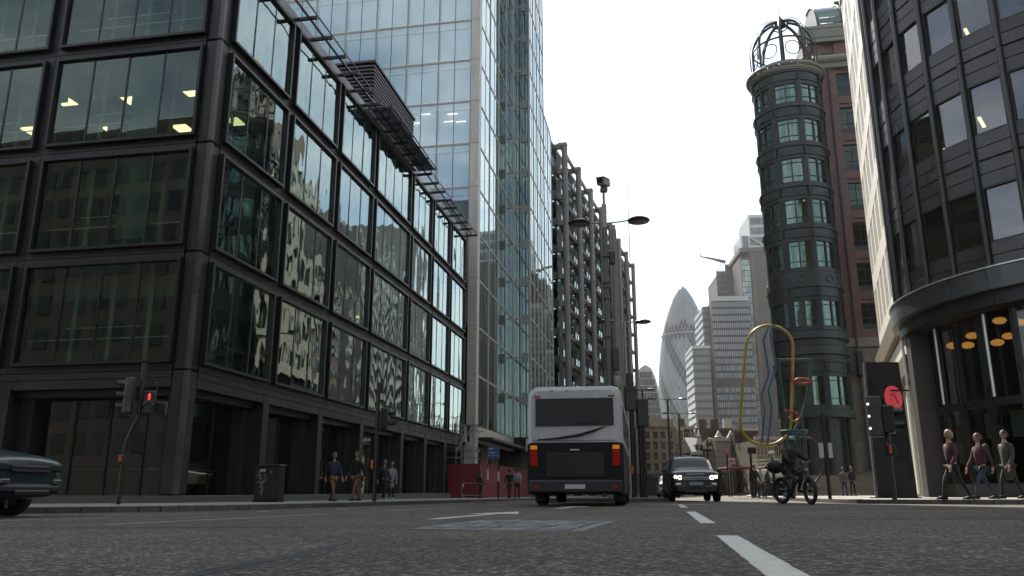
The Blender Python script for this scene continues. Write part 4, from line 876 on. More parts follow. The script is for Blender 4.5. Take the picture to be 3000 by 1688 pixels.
def grid_tower(t, wd, ht, depth, wall, win, cols, rows, zmin=0.0, fw=0.72, fh=0.6, skip=(), side=True, proud=0.25):
    B('wall', t, -wd / 2, wd / 2, 0, depth, -1, ht, wall)
    it = []; pw = wd / cols; ph = (ht - zmin) / rows
    for r in range(rows):
        if r in skip: continue
        z = zmin + r * ph + ph * (1 - fh) / 2
        for c in range(cols): it.append((-wd / 2 + c * pw + pw * (1 - fw) / 2, -wd / 2 + (c + 1) * pw - pw * (1 - fw) / 2, -proud, -0.02, z, z + ph * fh))
        if side:
            m = max(2, int(depth / pw))
            for c in range(m): it.append((-wd / 2 - proud, -wd / 2 - 0.02, c * depth / m + 0.15 * pw, (c + 1) * depth / m - 0.15 * pw, z, z + ph * fh))
    pieces(t, 'window', it, win)
M_['tw_bronze'] = mat('brown tower cladding', (0.075, 0.064, 0.056), 0.6, 0.0, var=0.1)
M_['tw_tan'] = mat('tan stone shaft', (0.16, 0.125, 0.098), 0.7, var=0.1)
M_['tw_win'] = mat('pale blinds and painted sky sheen', (0.33, 0.37, 0.40), 0.25, 0.0, rnd=0.28)  # pale blinds, with the sky's reflection put into the base colour
M_['tw_blue'] = mat('blue grey glazing', (0.12, 0.145, 0.16), 0.15, 0.4, rnd=0.3)
M_['tw_teal'] = mat('pale green stair glazing', (0.34, 0.42, 0.38), 0.15, 0.3, rnd=0.35)
M_['tw_white'] = mat('white tower frame', (0.60, 0.60, 0.58), 0.5)
M_['tw_slate'] = mat('slate stone flank', (0.10, 0.088, 0.08), 0.6, var=0.12)
t, wd, ht = tower('grid_tower', 'brown office tower with even rows of pale windows in front of the brown towers', 2084, 2192, 882, 330, 30, R(-4))
grid_tower(t, wd, ht, 26, M_['tw_bronze'], M_['tw_win'], 20, 25, 4.0, 0.56, 0.66, skip=(13,), side=False)
B('roof_rail', t, -wd / 2, wd / 2, 0.2, 0.3, ht + 0.2, ht + 2.2, M_['tw_white'])
t2, wd2, ht2 = tower('narrow_tower', 'narrow brown tower with few window columns left of the grid tower', 2058, 2086, 898, 338, 24, R(-4))
grid_tower(t2, wd2, ht2, 22, M_['tw_tan'], M_['tw_win'], 4, 25, 3.0, 0.5, 0.62, side=True)
t3, wd3, ht3 = tower('low_tower', 'lower brown slab with pale roof edge below the narrow tower', 2030, 2078, 1022, 318, 20, R(-4))
grid_tower(t3, wd3, ht3, 20, M_['tw_tan'], M_['tw_win'], 8, 18, 3.0, 0.6, 0.62, side=True); B('roof_edge', t3, -wd3 / 2 - 0.3, wd3 / 2 + 0.3, -0.5, 20, ht3 + 0.05, ht3 + 1.2, M_['tw_white'])
t4, wd4, ht4 = tower('stone_shaft_tower', 'tall brown tower with tan stone shafts and dark glazed bays, crane jib on top', 2098, 2182, 790, 400, 30, R(-4))
B('wall', t4, -wd4 / 2, wd4 / 2, 0, 26, -1, ht4 - 3, M_['tw_bronze'])
def sh(t, a0, a1, z1, m, d=-1.2, nm='shaft'): return B(nm, t, wd4 * (a0 - 0.5), wd4 * (a1 - 0.5), d, -0.05, 0, z1, m)
sh(t4, 0.32, 0.60, ht4 + 2.5, M_['tw_tan']); it = []
for a0, a1, top in ((0.0, 0.31, ht4 - 1), (0.61, 0.95, ht4 + 6)):
    sh(t4, a0, a1, top, M_['tw_blue'], -0.6, 'glazed_bay')
    n = 8
    for c in range(n + 1):
        x = wd4 * (a0 - 0.5) + wd4 * (a1 - a0) * c / n; it.append((x - 0.12, x + 0.12, -0.95, -0.62, 0.2, top + 5.0 * (c % 2 == 0) + 1))
pieces(t4, 'fin', it, M_['tw_slate'])
it = []
for r in range(34):
    for c in range(10): it.append((wd4 * (-0.5 + c * 0.031 + 0.004), wd4 * (-0.5 + c * 0.031 + 0.026), -0.72, -0.61, 4 + r * 3.2, 5.6 + r * 3.2))
pieces(t4, 'window', it, M_['tw_win'], 200)
jb = at(2052, 752, 400); j1 = at(2125, 768, 400); mb = MB(); mb.tube([(j1[0], 400, j1[2]), ((j1[0] + jb[0]) / 2, 400, (j1[2] + jb[2]) / 2 + 0.2), (jb[0], 400, jb[2])], [0.9, 0.6, 0.3], 6)
mb.tube([(jb[0], 400, jb[2]), (jb[0] + 0.1, 400, jb[2] + 1.6)], 0.25, 6); cr = mb.build('jib', M_['tw_slate'])
cr.parent = t4; cr.matrix_parent_inverse = t4.matrix_basis.inverted()
t5, wd5, ht5 = tower('flank_tower', 'dark slate tower with pale green glazed stair column beside the green turret', 2196, 2300, 738, 370, 40, R(-4))
B('wall', t5, -wd5 / 2, wd5 / 2, 0, 30, -1, ht5, M_['tw_slate']); B('flank_edge', t5, -wd5 / 2 + 0.2, -wd5 / 2 + 2.0, -0.5, -0.02, 0, ht5 - 1, M_['tw_tan'])
it = []
for r in range(38):
    z = ht5 - 4 - r * 2.7
    if z < 2: break
    for c in range(3): it.append((-wd5 / 2 - 4.2 + c * 1.35, -wd5 / 2 - 3.0 + c * 1.35, -0.3, 0.4, z - 2.4, z))
pieces(t5, 'stair_pane', it, M_['tw_teal']); B('stair_shaft', t5, -wd5 / 2 - 4.4, -wd5 / 2 - 0.02, 0.5, 20, -1, ht5 - 2, M_['tw_bronze'])
B('roof_edge', t5, -wd5 / 2 - 4.6, wd5 / 2 + 0.2, -0.4, 30, ht5 + 0.02, ht5 + 2.0, M_['tw_tan'])
t6, wd6, ht6 = tower('braced_tower', 'pale glass tower with white diagonal brace peeping above the slate tower', 2193, 2330, 628, 470, 40, R(-4))
it = []
B('wall', t6, -wd6 / 2, wd6 / 2, 0, 30, -1, ht6, M_['tw_white'])
for r in range(40):
    z = ht6 - 6.5 - r * 6.2
    if z < 40: break
    for c in range(8): it.append((-wd6 / 2 + 0.8 + c * 3.3, -wd6 / 2 + 3.9 + c * 3.3, -0.25, -0.02, z, z + 4.4))
pieces(t6, 'window', it, M_['tw_blue'])
t7, wd7, ht7 = tower('braced_annex', 'lower white-framed wing with diagonal brace in front of the pale tower', 2170, 2320, 690, 440, 30, R(-4))
B('wall', t7, -wd7 / 2, wd7 / 2, 0, 20, -1, ht7, M_['tw_blue'])
for x in (-wd7 / 2, -wd7 / 2 + 4.2): B('frame_post', t7, x, x + 0.9, -0.6, -0.02, 0, ht7, M_['tw_white'])
for r in range(30): B('frame_beam', t7, -wd7 / 2 + 5.2, wd7 / 2, -0.4, -0.02, ht7 - 1.0 - r * 6, ht7 - r * 6, M_['tw_white'])
mb = MB(); mb.tube([(-wd7 / 2 + 5, -0.7, ht7 - 1), (wd7 / 2, -0.7, ht7 - 18)], 0.6, 4); mb.tube([(-wd7 / 2 + 5, -0.7, ht7 - 30), (-wd7 / 2 + 14, -0.7, ht7 - 24)], 0.6, 4); mb.build('brace', M_['tw_white'], t7)

# ------------------------------------------------------------------ old houses across the end of the street
M_['cream_stone'] = mat('sooty cream stone', (0.38, 0.32, 0.235), 0.8, var=0.2, nscale=1.2, stain=0.3)
M_['old_brick'] = mat('dark red brick', (0.12, 0.055, 0.038), 0.85, var=0.25, nscale=2)
M_['brown_brick'] = mat('dark brown brick', (0.08, 0.062, 0.052), 0.85, var=0.25, nscale=2)
M_['white_trim'] = mat('painted white trim', (0.50, 0.48, 0.42), 0.7, var=0.12)
M_['stone_trim'] = mat('carved stone trim', (0.50, 0.45, 0.36), 0.75, var=0.15)
M_['old_pane'] = mat('dark sash pane', (0.018, 0.020, 0.022), 0.08, 0.0, rnd=0.3)
M_['slate'] = mat('slate roof', (0.055, 0.055, 0.058), 0.7, var=0.2)
M_['shop_dark'] = mat('dark shop front', (0.02, 0.022, 0.024), 0.35)
def house(name, label, x0p, x1p, ytop, D, rows, cols, wall, trim, depth=12, rz=0.0, shop=True, fw=0.5, fh=0.62):
    t, wd, ht = tower(name, label, x0p, x1p, ytop, D, depth, rz, 'building')
    B('wall', t, -wd / 2, wd / 2, 0, depth, -0.5, ht, M_[wall])
    z0 = 4.2 if shop else 0.4; ph = (ht - z0 - 0.4) / rows; pw = wd / cols
    if shop:
        B('shop_front', t, -wd / 2 + 0.15, wd / 2 - 0.15, -0.18, -0.01, 0.1, 3.1, M_['shop_dark']); B('shop_sign', t, -wd / 2 + 0.1, wd / 2 - 0.1, -0.32, -0.02, 3.15, 3.8, M_['shop_dark'])
    for r in range(rows):
        z = z0 + r * ph
        B('string_course', t, -wd / 2 - 0.1, wd / 2 + 0.1, -0.28, -0.01, z - 0.22, z - 0.04, M_[trim])
        for c in range(cols):
            x = -wd / 2 + (c + 0.5) * pw; hw = pw * fw / 2; zb, zt = z + ph * (1 - fh) * 0.45, z + ph * (1 - fh) * 0.45 + ph * fh
            mb = MB(); e = 0.10
            mb.box(x - hw - e, x - hw, -0.16, -0.01, zb, zt); mb.box(x + hw, x + hw + e, -0.16, -0.01, zb, zt); mb.box(x - hw - e, x + hw + e, -0.16, -0.01, zt, zt + e * 1.4); mb.box(x - hw - 1.5 * e, x + hw + 1.5 * e, -0.22, -0.01, zb - e, zb)
            mb.box(x - hw, x + hw, -0.10, -0.05, (zb + zt) / 2 - 0.03, (zb + zt) / 2 + 0.03); mb.box(x - 0.025, x + 0.025, -0.10, -0.05, zb, zt)
            wn = mb.build('window', M_[trim], t); B('pane', wn, x - hw, x + hw, -0.05, -0.012, zb, zt, M_['old_pane'])
    B('cornice', t, -wd / 2 - 0.25, wd / 2 + 0.25, -0.45, 0.4, ht + 0.01, ht + 0.5, M_[trim])
    return t, wd, ht
def gable(t, xc, hw, z, h, m, nm='gable', d0=-0.2, d1=0.5):
    mb = MB(); mb.add([(xc - hw, d0, z), (xc + hw, d0, z), (xc, d0, z + h), (xc - hw, d1, z), (xc + hw, d1, z), (xc, d1, z + h)], [(0, 1, 2), (3, 5, 4), (0, 2, 5, 3), (1, 4, 5, 2), (0, 3, 4, 1)]); return mb.build(nm, m, t)
t, wd, ht = house('stone_corner_house', 'four-storey cream stone corner building with dark shop front beyond the lamp posts', 1862, 1974, 1252, 150, 4, 5, 'cream_stone', 'cream_stone')
B('parapet', t, -wd / 2, wd / 2, -0.1, 0.4, ht + 0.52, ht + 1.6, M_['cream_stone']); text('shop_lettering', 'PIZZA EXPRESS', 0.42, M_['stone_trim'], t, (0.6, -0.34, 3.46), (R(90), 0, 0))
t, wd, ht = house('stone_corner_flank', 'narrow stone side front stepping back beside the cream corner building', 1973, 1996, 1262, 152, 4, 2, 'cream_stone', 'cream_stone', rz=R(40))
t, wd, ht = house('brick_house', 'dark red brick house with rain pipes between the stone corner and the gabled house', 1992, 2032, 1258, 165, 5, 3, 'old_brick', 'cream_stone')
for q in (-0.3, 0.25): B('rain_pipe', t, wd * q - 0.08, wd * q + 0.08, -0.3, -0.14, 0.5, ht, M_['stone_trim'])
B('chimney', t, -wd / 2, -wd / 2 + 1.2, 1, 2.2, ht + 0.55, ht + 2.2, M_['old_brick'])
t, wd, ht = house('gabled_house', 'small house with pointed white timber gable over a white bay', 2028, 2066, 1332, 148, 2, 3, 'brown_brick', 'white_trim', fw=0.6)
gable(t, 0.2, wd * 0.24, ht + 1.9, 2.6, M_['white_trim']); B('gable_storey', t, -wd * 0.2 + 0.2, wd * 0.2 + 0.2, -0.15, 3, ht + 0.52, ht + 1.88, M_['white_trim'])
for q in (-0.55, 0.2): B('gable_pane', t, q * 1.0, q * 1.0 + 0.55, -0.2, -0.16, ht + 0.7, ht + 1.75, M_['old_pane'])
mb = MB(); mb.add([(-wd / 2, 0.3, ht + 0.5), (wd / 2, 0.3, ht + 0.5), (wd / 2, 6, ht + 3.4), (-wd / 2, 6, ht + 3.4), (wd / 2, 11, ht + 0.5), (-wd / 2, 11, ht + 0.5)], [(0, 1, 2, 3), (3, 2, 4, 5), (0, 3, 5), (1, 4, 2), (0, 5, 4, 1)]); mb.build('roof', M_['slate'], t)
t, wd, ht = house('arched_gable_house', 'tall narrow brick front with carved arched gable', 2064, 2096, 1316, 146, 3, 2, 'brown_brick', 'stone_trim', fw=0.55)
for rr, dd in ((wd * 0.48, 0.34), (wd * 0.30, 0.26)):
    mb = MB(); mb.tube([(rr * math.cos(R(a)), -0.25, ht + 0.6 + rr * 1.35 * math.sin(R(a))) for a in range(0, 181, 12)], dd / 2, 6); mb.build('arch_rib', M_['stone_trim'], t, smooth=True)
mb = MB(); pr = [(wd * 0.44 * math.cos(R(a)), ht + 0.5 + wd * 0.6 * math.sin(R(a))) for a in range(0, 181, 12)]; n = len(pr)
mb.add([(x, -0.1, z) for x, z in pr] + [(x, 2, z) for x, z in pr], [tuple(range(n)), tuple(range(2 * n - 1, n - 1, -1))] + [(i, i + 1, n + i + 1, n + i) for i in range(n - 1)]); mb.build('arch_gable', M_['brown_brick'], t)
for q in (-1, 1): B('arch_pane', t, q * wd * 0.13 - 0.3, q * wd * 0.13 + 0.3, -0.16, -0.11, ht + 0.7, ht + 1.7, M_['old_pane'])
t, wd, ht = house('stone_warehouse', 'five-storey stone commercial building with rows of narrow windows and two gables', 2095, 2153, 1292, 143, 5, 9, 'cream_stone', 'stone_trim', fw=0.5, fh=0.66)
for q in (-0.3, 0.32): gable(t, wd * q, wd * 0.2, ht + 0.52, 1.3, M_['stone_trim'])
t, wd, ht = house('chimney_house', 'dark roofed terrace with chimney stacks behind the two-gabled stone building', 2040, 2140, 1262, 172, 4, 6, 'brown_brick', 'old_brick')
for q in (-0.35, 0.0, 0.4): B('chimney_stack', t, wd * q, wd * q + 1.6, 2, 3.4, ht + 0.5, ht + 2.6, M_['stone_trim' if q > 0.3 else 'old_brick'])
t, wd, ht = house('dark_brick_house', 'dark brick house with blank side wall right of the stone commercial building', 2152, 2216, 1272, 140, 4, 3, 'brown_brick', 'old_brick')
B('blank_wall', t, -wd * 0.1, wd / 2, -0.5, -0.3, 4.0, ht, M_['brown_brick']); B('wall_capping', t, -wd * 0.12, wd / 2 + 0.2, -0.7, 0.3, ht + 0.52, ht + 0.9, M_['white_trim'])
t, wd, ht = house('cream_station_house', 'plain cream stone building with small window grid behind the sculpture', 2214, 2266, 1288, 128, 3, 5, 'cream_stone', 'stone_trim', shop=False, fh=0.5)
t, wd, ht = house('brick_attic_house', 'red brick building with white dormer window behind the globe lamp', 2262, 2300, 1290, 132, 3, 2, 'old_brick', 'white_trim', shop=False)
# ------------------------------------------------------------------ street furniture
M_['pole_green'] = mat('grey green painted column', (0.20, 0.215, 0.18), 0.55, 0.1, var=0.15, nscale=3, stain=0.25)
M_['pole_grey'] = mat('galvanised grey column', (0.33, 0.335, 0.32), 0.5, 0.3, var=0.12)
M_['lens'] = mat('cloudy lamp lens', (0.22, 0.21, 0.18), 0.3)
M_['camera_white'] = mat('off white camera housing', (0.55, 0.53, 0.47), 0.5)
M_['sticker_orange'] = mat('orange tag', (0.55, 0.15, 0.02), 0.6)
M_['red_on'] = emis('lit red signal', (1.0, 0.03, 0.02), 2.2)
M_['glint_glow'] = emis('painted signal glint', (1.0, 0.95, 0.85), 1.5)
M_['paper'] = mat('white paper notice', (0.62, 0.61, 0.57), 0.8)
M_['sky_blue'] = mat('blue sign face', (0.025, 0.075, 0.22), 0.5)
M_['sign_white'] = mat('white sign lettering', (0.55, 0.57, 0.60), 0.6)
def on(x, y): return (x, y, gz(x, y) + KH)
def col_tube(name, m, parent, x, y, z0, z1, r0, r1=None, n=14):
    mb = MB(); mb.tube([(x, y, z0), (x, y, z1)], [r0, r1 if r1 else r0], n); return mb.build(name, m, parent, smooth=True)
def lamp_head(parent, x, y, z, r=0.62, tilt=0.0):
    mb = MB(); mb.lathe([(0.02, 0.16), (r * 0.6, 0.13), (r * 0.92, 0.05), (r, 0.0), (r * 0.93, -0.06), (r * 0.7, -0.09)], 24)
    h = mb.build('lamp_head', M_['dark_metal'], parent, (x, y, z), (tilt, 0, 0), True)
    mb = MB(); mb.lathe([(0.01, -0.10), (r * 0.72, -0.09)], 24); mb.build('lens', M_['lens'], h)
    return h
P = at(1790, 1300, 34.0); lp = thing('camera_column', 'tall green lamp column on the island carrying two disc lamps and a surveillance camera', 'lamp post', (P[0], 34.0, gz(P[0], 34) + 0.145))
zt = at(1776, 655, 34.0)[2] - lp.location.z
col_tube('base_sleeve', M_['pole_green'], lp, 0, 0, 0, 2.2, 0.17); col_tube('column', M_['pole_green'], lp, 0, 0, 2.2, zt - 0.2, 0.135, 0.12)
for z in (zt - 1.6, zt - 2.8, zt - 3.0, zt - 3.5, zt - 5.2): col_tube('band', M_['dark_metal'], lp, 0, 0, z, z + 0.04, 0.15)
col_tube('top_sleeve', M_['camera_white'], lp, 0, 0, zt - 0.2, zt + 0.9, 0.11)
for sx, ln in ((-1, 0.78), (1, 1.18)):
    mb = MB(); mb.tube([(0, 0, zt), (sx * ln * 0.6, 0, zt + 0.02 + 0.06 * (sx > 0)), (sx * ln, 0, zt + 0.05 + 0.12 * (sx > 0))], 0.035, 8); mb.build('lamp_arm', M_['pole_grey'], lp, smooth=True)
    lamp_head(lp, sx * (ln + 0.35), 0, zt + 0.02 + 0.12 * (sx > 0), 0.50)
col_tube('camera_stem', M_['pole_grey'], lp, 0, 0, zt + 0.9, zt + 1.5, 0.055)
B('camera_mount', lp, -0.14, 0.18, -0.14, 0.16, zt + 1.5, zt + 1.72, M_['pole_grey'], 0.03)
ch = B('camera_housing', lp, -0.19, 0.19, -0.50, 0.42, -0.16, 0.16, M_['camera_white'], 0.03); ch.location = (0.0, -0.05, zt + 1.93); ch.rotation_euler = (R(12), 0, R(-24))
B('camera_window', ch, -0.13, 0.11, -0.515, -0.505, -0.08, 0.11, M_['black_metal']); B('sun_hood', ch, -0.21, 0.21, -0.58, 0.44, 0.165, 0.18, M_['camera_white'])
B('control_box', lp, 0.16, 0.42, -0.1, 0.1, zt - 1.9, zt - 1.3, M_['black_metal'], 0.03)
B('control_box', lp, 0.16, 0.44, -0.12, 0.12, zt - 6.6, zt - 5.6, M_['black_metal'], 0.03); B('control_box', lp, -0.30, -0.16, -0.1, 0.1, zt - 6.6, zt - 5.6, M_['black_metal'], 0.03)
mb = MB(); mb.lathe([(0.06, 0.25), (0.17, 0.22), (0.17, -0.05), (0.09, -0.2)], 14); mb.build('dome_camera', M_['camera_white'], lp, (0.34, 0, zt - 7.1), smooth=True)
mb = MB(); mb.tube([(0.12, 0, zt + 1.4), (0.3, 0, zt + 1.1), (0.25, 0, zt + 0.7), (0.05, 0, zt + 0.5)], 0.012, 5); mb.build('cable', M_['black_metal'], lp)
P = at(1818, 1300, 38.5); l2 = thing('grey_column', 'second pale grey column standing close behind the camera column', 'post', (P[0], 38.5, gz(P[0], 38.5)))
zt = at(1795, 665, 38.5)[2]; col_tube('column', M_['pole_grey'], l2, 0, 0, 0, zt * 0.55, 0.19, 0.17); col_tube('upper_column', M_['pole_grey'], l2, 0, 0, zt * 0.55, zt, 0.17, 0.13); col_tube('cap', M_['camera_white'], l2, 0, 0, zt, zt + 0.25, 0.10)
def far_lamp(label, px, pyt, D, r=0.45, arm=1.1, both=True, m='pole_grey', rr=0.10):
    P = at(px, 1400, D); o = thing('street_lamp', label, 'street lamp', (P[0], D, gz(P[0], D)), 0, 'street lamps down the road')
    z = at(px, pyt, D)[2] - o.location.z; col_tube('column', M_[m], o, 0, 0, 0, z, rr * 1.5, rr)
    for sx in ((-1, 1) if both else (1,)):
        mb = MB(); mb.tube([(0, 0, z), (sx * arm, 0, z + 0.06)], 0.05, 6); mb.build('lamp_arm', M_[m], o); lamp_head(o, sx * (arm + r * 0.6), 0, z + 0.05, r)
far_lamp('grey street lamp with two disc heads just behind the camera column', 1845, 945, 55, 0.58, 0.95)
far_lamp('thin dark twin-headed street lamp left of the spiral skyscraper base', 1966, 1170, 105, 0.6, 1.6, True, 'dark_metal', 0.12)
far_lamp('thin dark twin-headed street lamp in front of the spiral skyscraper', 1998, 1212, 118, 0.6, 1.6, True, 'dark_metal', 0.12)
far_lamp('lower dark single-arm street lamp beside the curved green building', 1892, 1143, 85, 0.55, 0.5, True, 'dark_metal', 0.10)
far_lamp('dark twin-headed street lamp in front of the arched gable', 2078, 1282, 125, 0.55, 1.3, True, 'dark_metal', 0.10)
# tall black back of signal heads seen from behind beside the coach
sg = at(1880, 1400, 36.0); o = thing('signal_back', 'tall black posts with boxy signal backs at far end of the island', 'traffic signal', (sg[0], 36.0, gz(sg[0], 36)))
col_tube('pole', M_['black_metal'], o, -0.35, 0, 0, 4.3, 0.10); col_tube('pole', M_['black_metal'], o, 0.05, 0.2, 0, 3.3, 0.11); col_tube('pole', M_['black_metal'], o, 0.2, 0.1, 0, 3.2, 0.05)
B('signal_box', o, -0.62, -0.12, -0.15, 0.25, 3.9, 5.0, M_['black_metal'], 0.04); B('signal_box', o, -0.10, 0.42, 0.0, 0.4, 3.2, 4.45, M_['black_metal'], 0.04); B('signal_box', o, -0.5, -0.22, -0.1, 0.2, 5.0, 5.6, M_['black_metal'], 0.03)
B('yellow_tag', o, -0.52, -0.36, -0.14, -0.11, 1.2, 1.5, M_['sticker_orange'])

def hood(name, parent, x, y, z, rz, r=0.11, ln=0.20, lit=None):
    mb = MB(); n = 16; v = []; 
    for i in range(n + 1):
        a = R(-30 + 240 * i / n)
        for q, rr in ((0, r), (-ln, r * 0.96)): v.append((rr * math.cos(a), q, rr * math.sin(a)))
    mb.add(v, [(2 * i, 2 * i + 1, 2 * i + 3, 2 * i + 2) for i in range(n)]); h = mb.build(name, M_['black_metal'], parent, (x, y, z), (0, 0, rz))
    ln_ = MB(); ln_.lathe([(0.001, 0), (r * 0.92, 0)], 16); ln_.build('lens', lit or M_['black_metal'], h, (0, -0.01, 0), (R(90), 0, 0))
    return h
def signal_head(parent, x, y, z, rz, n=3, lit=None, litm=None, depth=0.22):
    """stack of n aspects, face towards local -y turned by rz"""
    e = B('signal_head', parent, -0.17, 0.17, -0.02, depth, -0.02, n * 0.31 + 0.02, M_['black_metal'], 0.03); e.location = (x, y, z + (n * 0.31) / 2); e.rotation_euler = (0, 0, rz)
    for k in range(n): hood('hood', e, 0, -depth / 2 - 0.01, -(n * 0.31) / 2 + 0.155 + k * 0.31, 0, lit=litm if lit == k else None)
    return e
# left signal with cranked pole, pedestrian red man lit
D = 22.0; b_ = at(345, 1488, D); tl = thing('traffic_light', 'black cranked traffic light with lit red man at left corner of the junction', 'traffic light', (b_[0], D, gz(b_[0], D) + KH))
top = at(435, 1067, D); ux = top[0] - b_[0]; zk = at(400, 1240, D)[2] - tl.location.z; zt = top[2] - tl.location.z
mb = MB(); mb.tube([(0, 0, 0), (0, 0, zk - 0.75), (0.03, 0, zk - 0.52), (ux - 0.22, 0, zk - 0.12), (ux - 0.12, 0, zk + 0.1), (ux - 0.10, 0, zk + 0.3), (ux - 0.10, 0, zt - 0.1)], 0.057, 12); mb.build('pole', M_['black_metal'], tl, smooth=True)
col_tube('pole_cap', M_['black_metal'], tl, ux - 0.10, 0, zt - 0.1, zt + 0.02, 0.07)
hd = signal_head(tl, ux - 0.42, 0.0, zk + 0.28, R(-75), 3, 2, M_['red_on'])
pd = B('pedestrian_head', tl, -0.15, 0.15, -0.1, 0.1, -0.31, 0.31, M_['black_metal'], 0.025); pd.location = (ux + 0.16, -0.02, zk + 0.56); pd.rotation_euler = (0, 0, R(12))
hood('hood', pd, 0, -0.105, 0.155, 0, 0.12, 0.10); hood('hood', pd, 0, -0.105, -0.155, 0, 0.12, 0.10)
# red standing figure
mb = MB(); mb.lathe([(0.001, 0.085), (0.018, 0.08), (0.022, 0.065), (0.018, 0.05), (0.001, 0.045)], 10); mb.box(-0.032, 0.032, -0.006, 0.006, -0.02, 0.042); mb.box(-0.026, -0.004, -0.006, 0.006, -0.10, -0.02); mb.box(0.004, 0.026, -0.006, 0.006, -0.10, -0.02); mb.build('red_man', M_['red_on'], pd, (0, -0.125, 0.155))
sd = B('push_signal', tl, -0.15, 0.15, -0.06, 0.06, -0.17, 0.17, M_['black_metal'], 0.02); sd.location = (ux + 0.48, 0.0, zk + 0.40); mb = MB(); mb.tube([(0.125 * math.cos(R(a)), -0.07, 0.125 * math.sin(R(a))) for a in range(0, 360, 20)], 0.012, 6, True); mb.build('lens_ring', M_['dark_metal'], sd)
mb = MB(); mb.tube([(ux - 0.05, 0, zt - 0.25), (ux + 0.15, 0, zt - 0.33), (ux + 0.3, 0, zt - 0.55), (ux + 0.3, 0, zt - 0.75)], 0.012, 6); mb.build('cable', M_['black_metal'], tl)
B('push_button_box', tl, -0.08, 0.08, -0.14, -0.05, 1.02, 1.28, M_['black_metal'], 0.02); B('orange_tag', tl, -0.07, 0.02, -0.148, -0.141, 1.10, 1.27, M_['sticker_orange'])
# signal beside the office block
D = 26.0; b_ = at(1096, 1470, D); t2_ = thing('traffic_light', 'slim black traffic light post with orange tag in front of the office doors', 'traffic light', (b_[0], D, gz(b_[0], D) + KH))
zt = at(1116, 1122, D)[2] - t2_.location.z; ux = at(1116, 1122, D)[0] - b_[0]
mb = MB(); mb.tube([(0, 0, 0), (0, 0, zt)], 0.065, 12); mb.build('pole', M_['black_metal'], t2_, smooth=True)
signal_head(t2_, 0.24, 0, zt - 1.45, R(85), 2); B('small_box', t2_, 0.06, 0.16, -0.05, 0.05, zt - 0.62, zt + 0.12, M_['dark_metal'], 0.01); B('sticker', t2_, 0.07, 0.16, -0.06, -0.052, zt - 0.55, zt - 0.35, M_['paper']); B('push_button_box', t2_, -0.14, -0.06, -0.1, 0.05, 1.0, 1.28, M_['sticker_orange'], 0.015)
# right signal with the red disc sign
D = 19.5; b_ = at(2622, 1468, D); t3_ = thing('traffic_light', 'black traffic light post with painted lamp glints and round red sign at right kerb', 'traffic light', (b_[0], D, gz(b_[0], D) + KH))
zt = at(2578, 1140, D)[2] - t3_.location.z
mb = MB(); mb.tube([(0, 0, 0), (0, 0, zt)], 0.057, 12); mb.build('pole', M_['black_metal'], t3_, smooth=True)
signal_head(t3_, -0.22, 0.05, zt - 1.12, R(160), 3); signal_head(t3_, 0.02, -0.15, zt - 1.05, R(60), 2)
for k in range(3):
    ws = MB(); ws.lathe([(0.001, 0), (0.032, 0.0)], 12); ws.build('painted_glint', M_['glint_glow'], t3_, (-0.42, -0.06, zt - 0.95 + 0.29 * k), (R(90), 0, 0))  # glowing disc stands in for a glint on the signal
M_['sign_red'] = mat('red sign disc', (0.62, 0.02, 0.03), 0.45, emit=(0.9, 0.03, 0.04), estr=0.12)
mb = MB(); mb.lathe([(0.001, 0.0), (0.30, 0.0), (0.30, 0.012), (0.001, 0.012)], 32); sg = mb.build('round_sign', M_['sign_red'], t3_, (0.24, 0.0, zt - 0.22), (R(90), 0, R(25)))
B('sign_bracket', t3_, -0.05, 0.62, -0.045, -0.02, zt - 0.06, zt - 0.02, M_['black_metal']); B('push_button_box', t3_, -0.08, 0.10, -0.15, -0.06, 1.02, 1.30, M_['black_metal'], 0.02); B('orange_tag', t3_, -0.07, 0.0, -0.158, -0.151, 1.08, 1.28, M_['sticker_orange'])
mb = MB(); mb.tube([(0.05, -0.03, zt - 0.1), (0.25, -0.05, zt - 0.15), (0.33, -0.05, zt - 0.35)], 0.012, 6); mb.build('cable', M_['black_metal'], t3_)
# black tapered totem in front of the granite pier
D = 27.5; a = at(2535, 1061, D); b_ = at(2622, 1061, D); c = at(2573, 1460, D); d = at(2694, 1460, D); z0 = gz(13, D) + KH
tt = thing('advertising_totem', 'tall black tapered monolith standing on right pavement before the rounded building', 'totem', (13.0, D, z0))
mb = MB(); pts = [(c[0] - 13, 0, 0), (d[0] - 13.05, 0, 0), (b_[0] - 13 + 0.12, 0, a[2] - z0), (a[0] - 13, 0, a[2] - z0)]
mb.add(pts + [(p[0] + 0.05, 0.32, p[2]) for p in pts], [(0, 1, 2, 3), (7, 6, 5, 4), (0, 4, 5, 1), (1, 5, 6, 2), (2, 6, 7, 3), (3, 7, 4, 0)]); mb.build('slab', M_['black_metal'], tt)
mb = MB(); mb.tube([(pts[0][0] - 0.015, 0.16, 0.05), (pts[3][0] - 0.015, 0.16, pts[3][2])], 0.02, 4); mb.build('edge_trim', M_['rail'], tt)
B('foot_plate', tt, pts[0][0] - 0.1, pts[1][0] + 0.1, -0.08, 0.4, -0.01, 0.03, M_['dark_metal'])
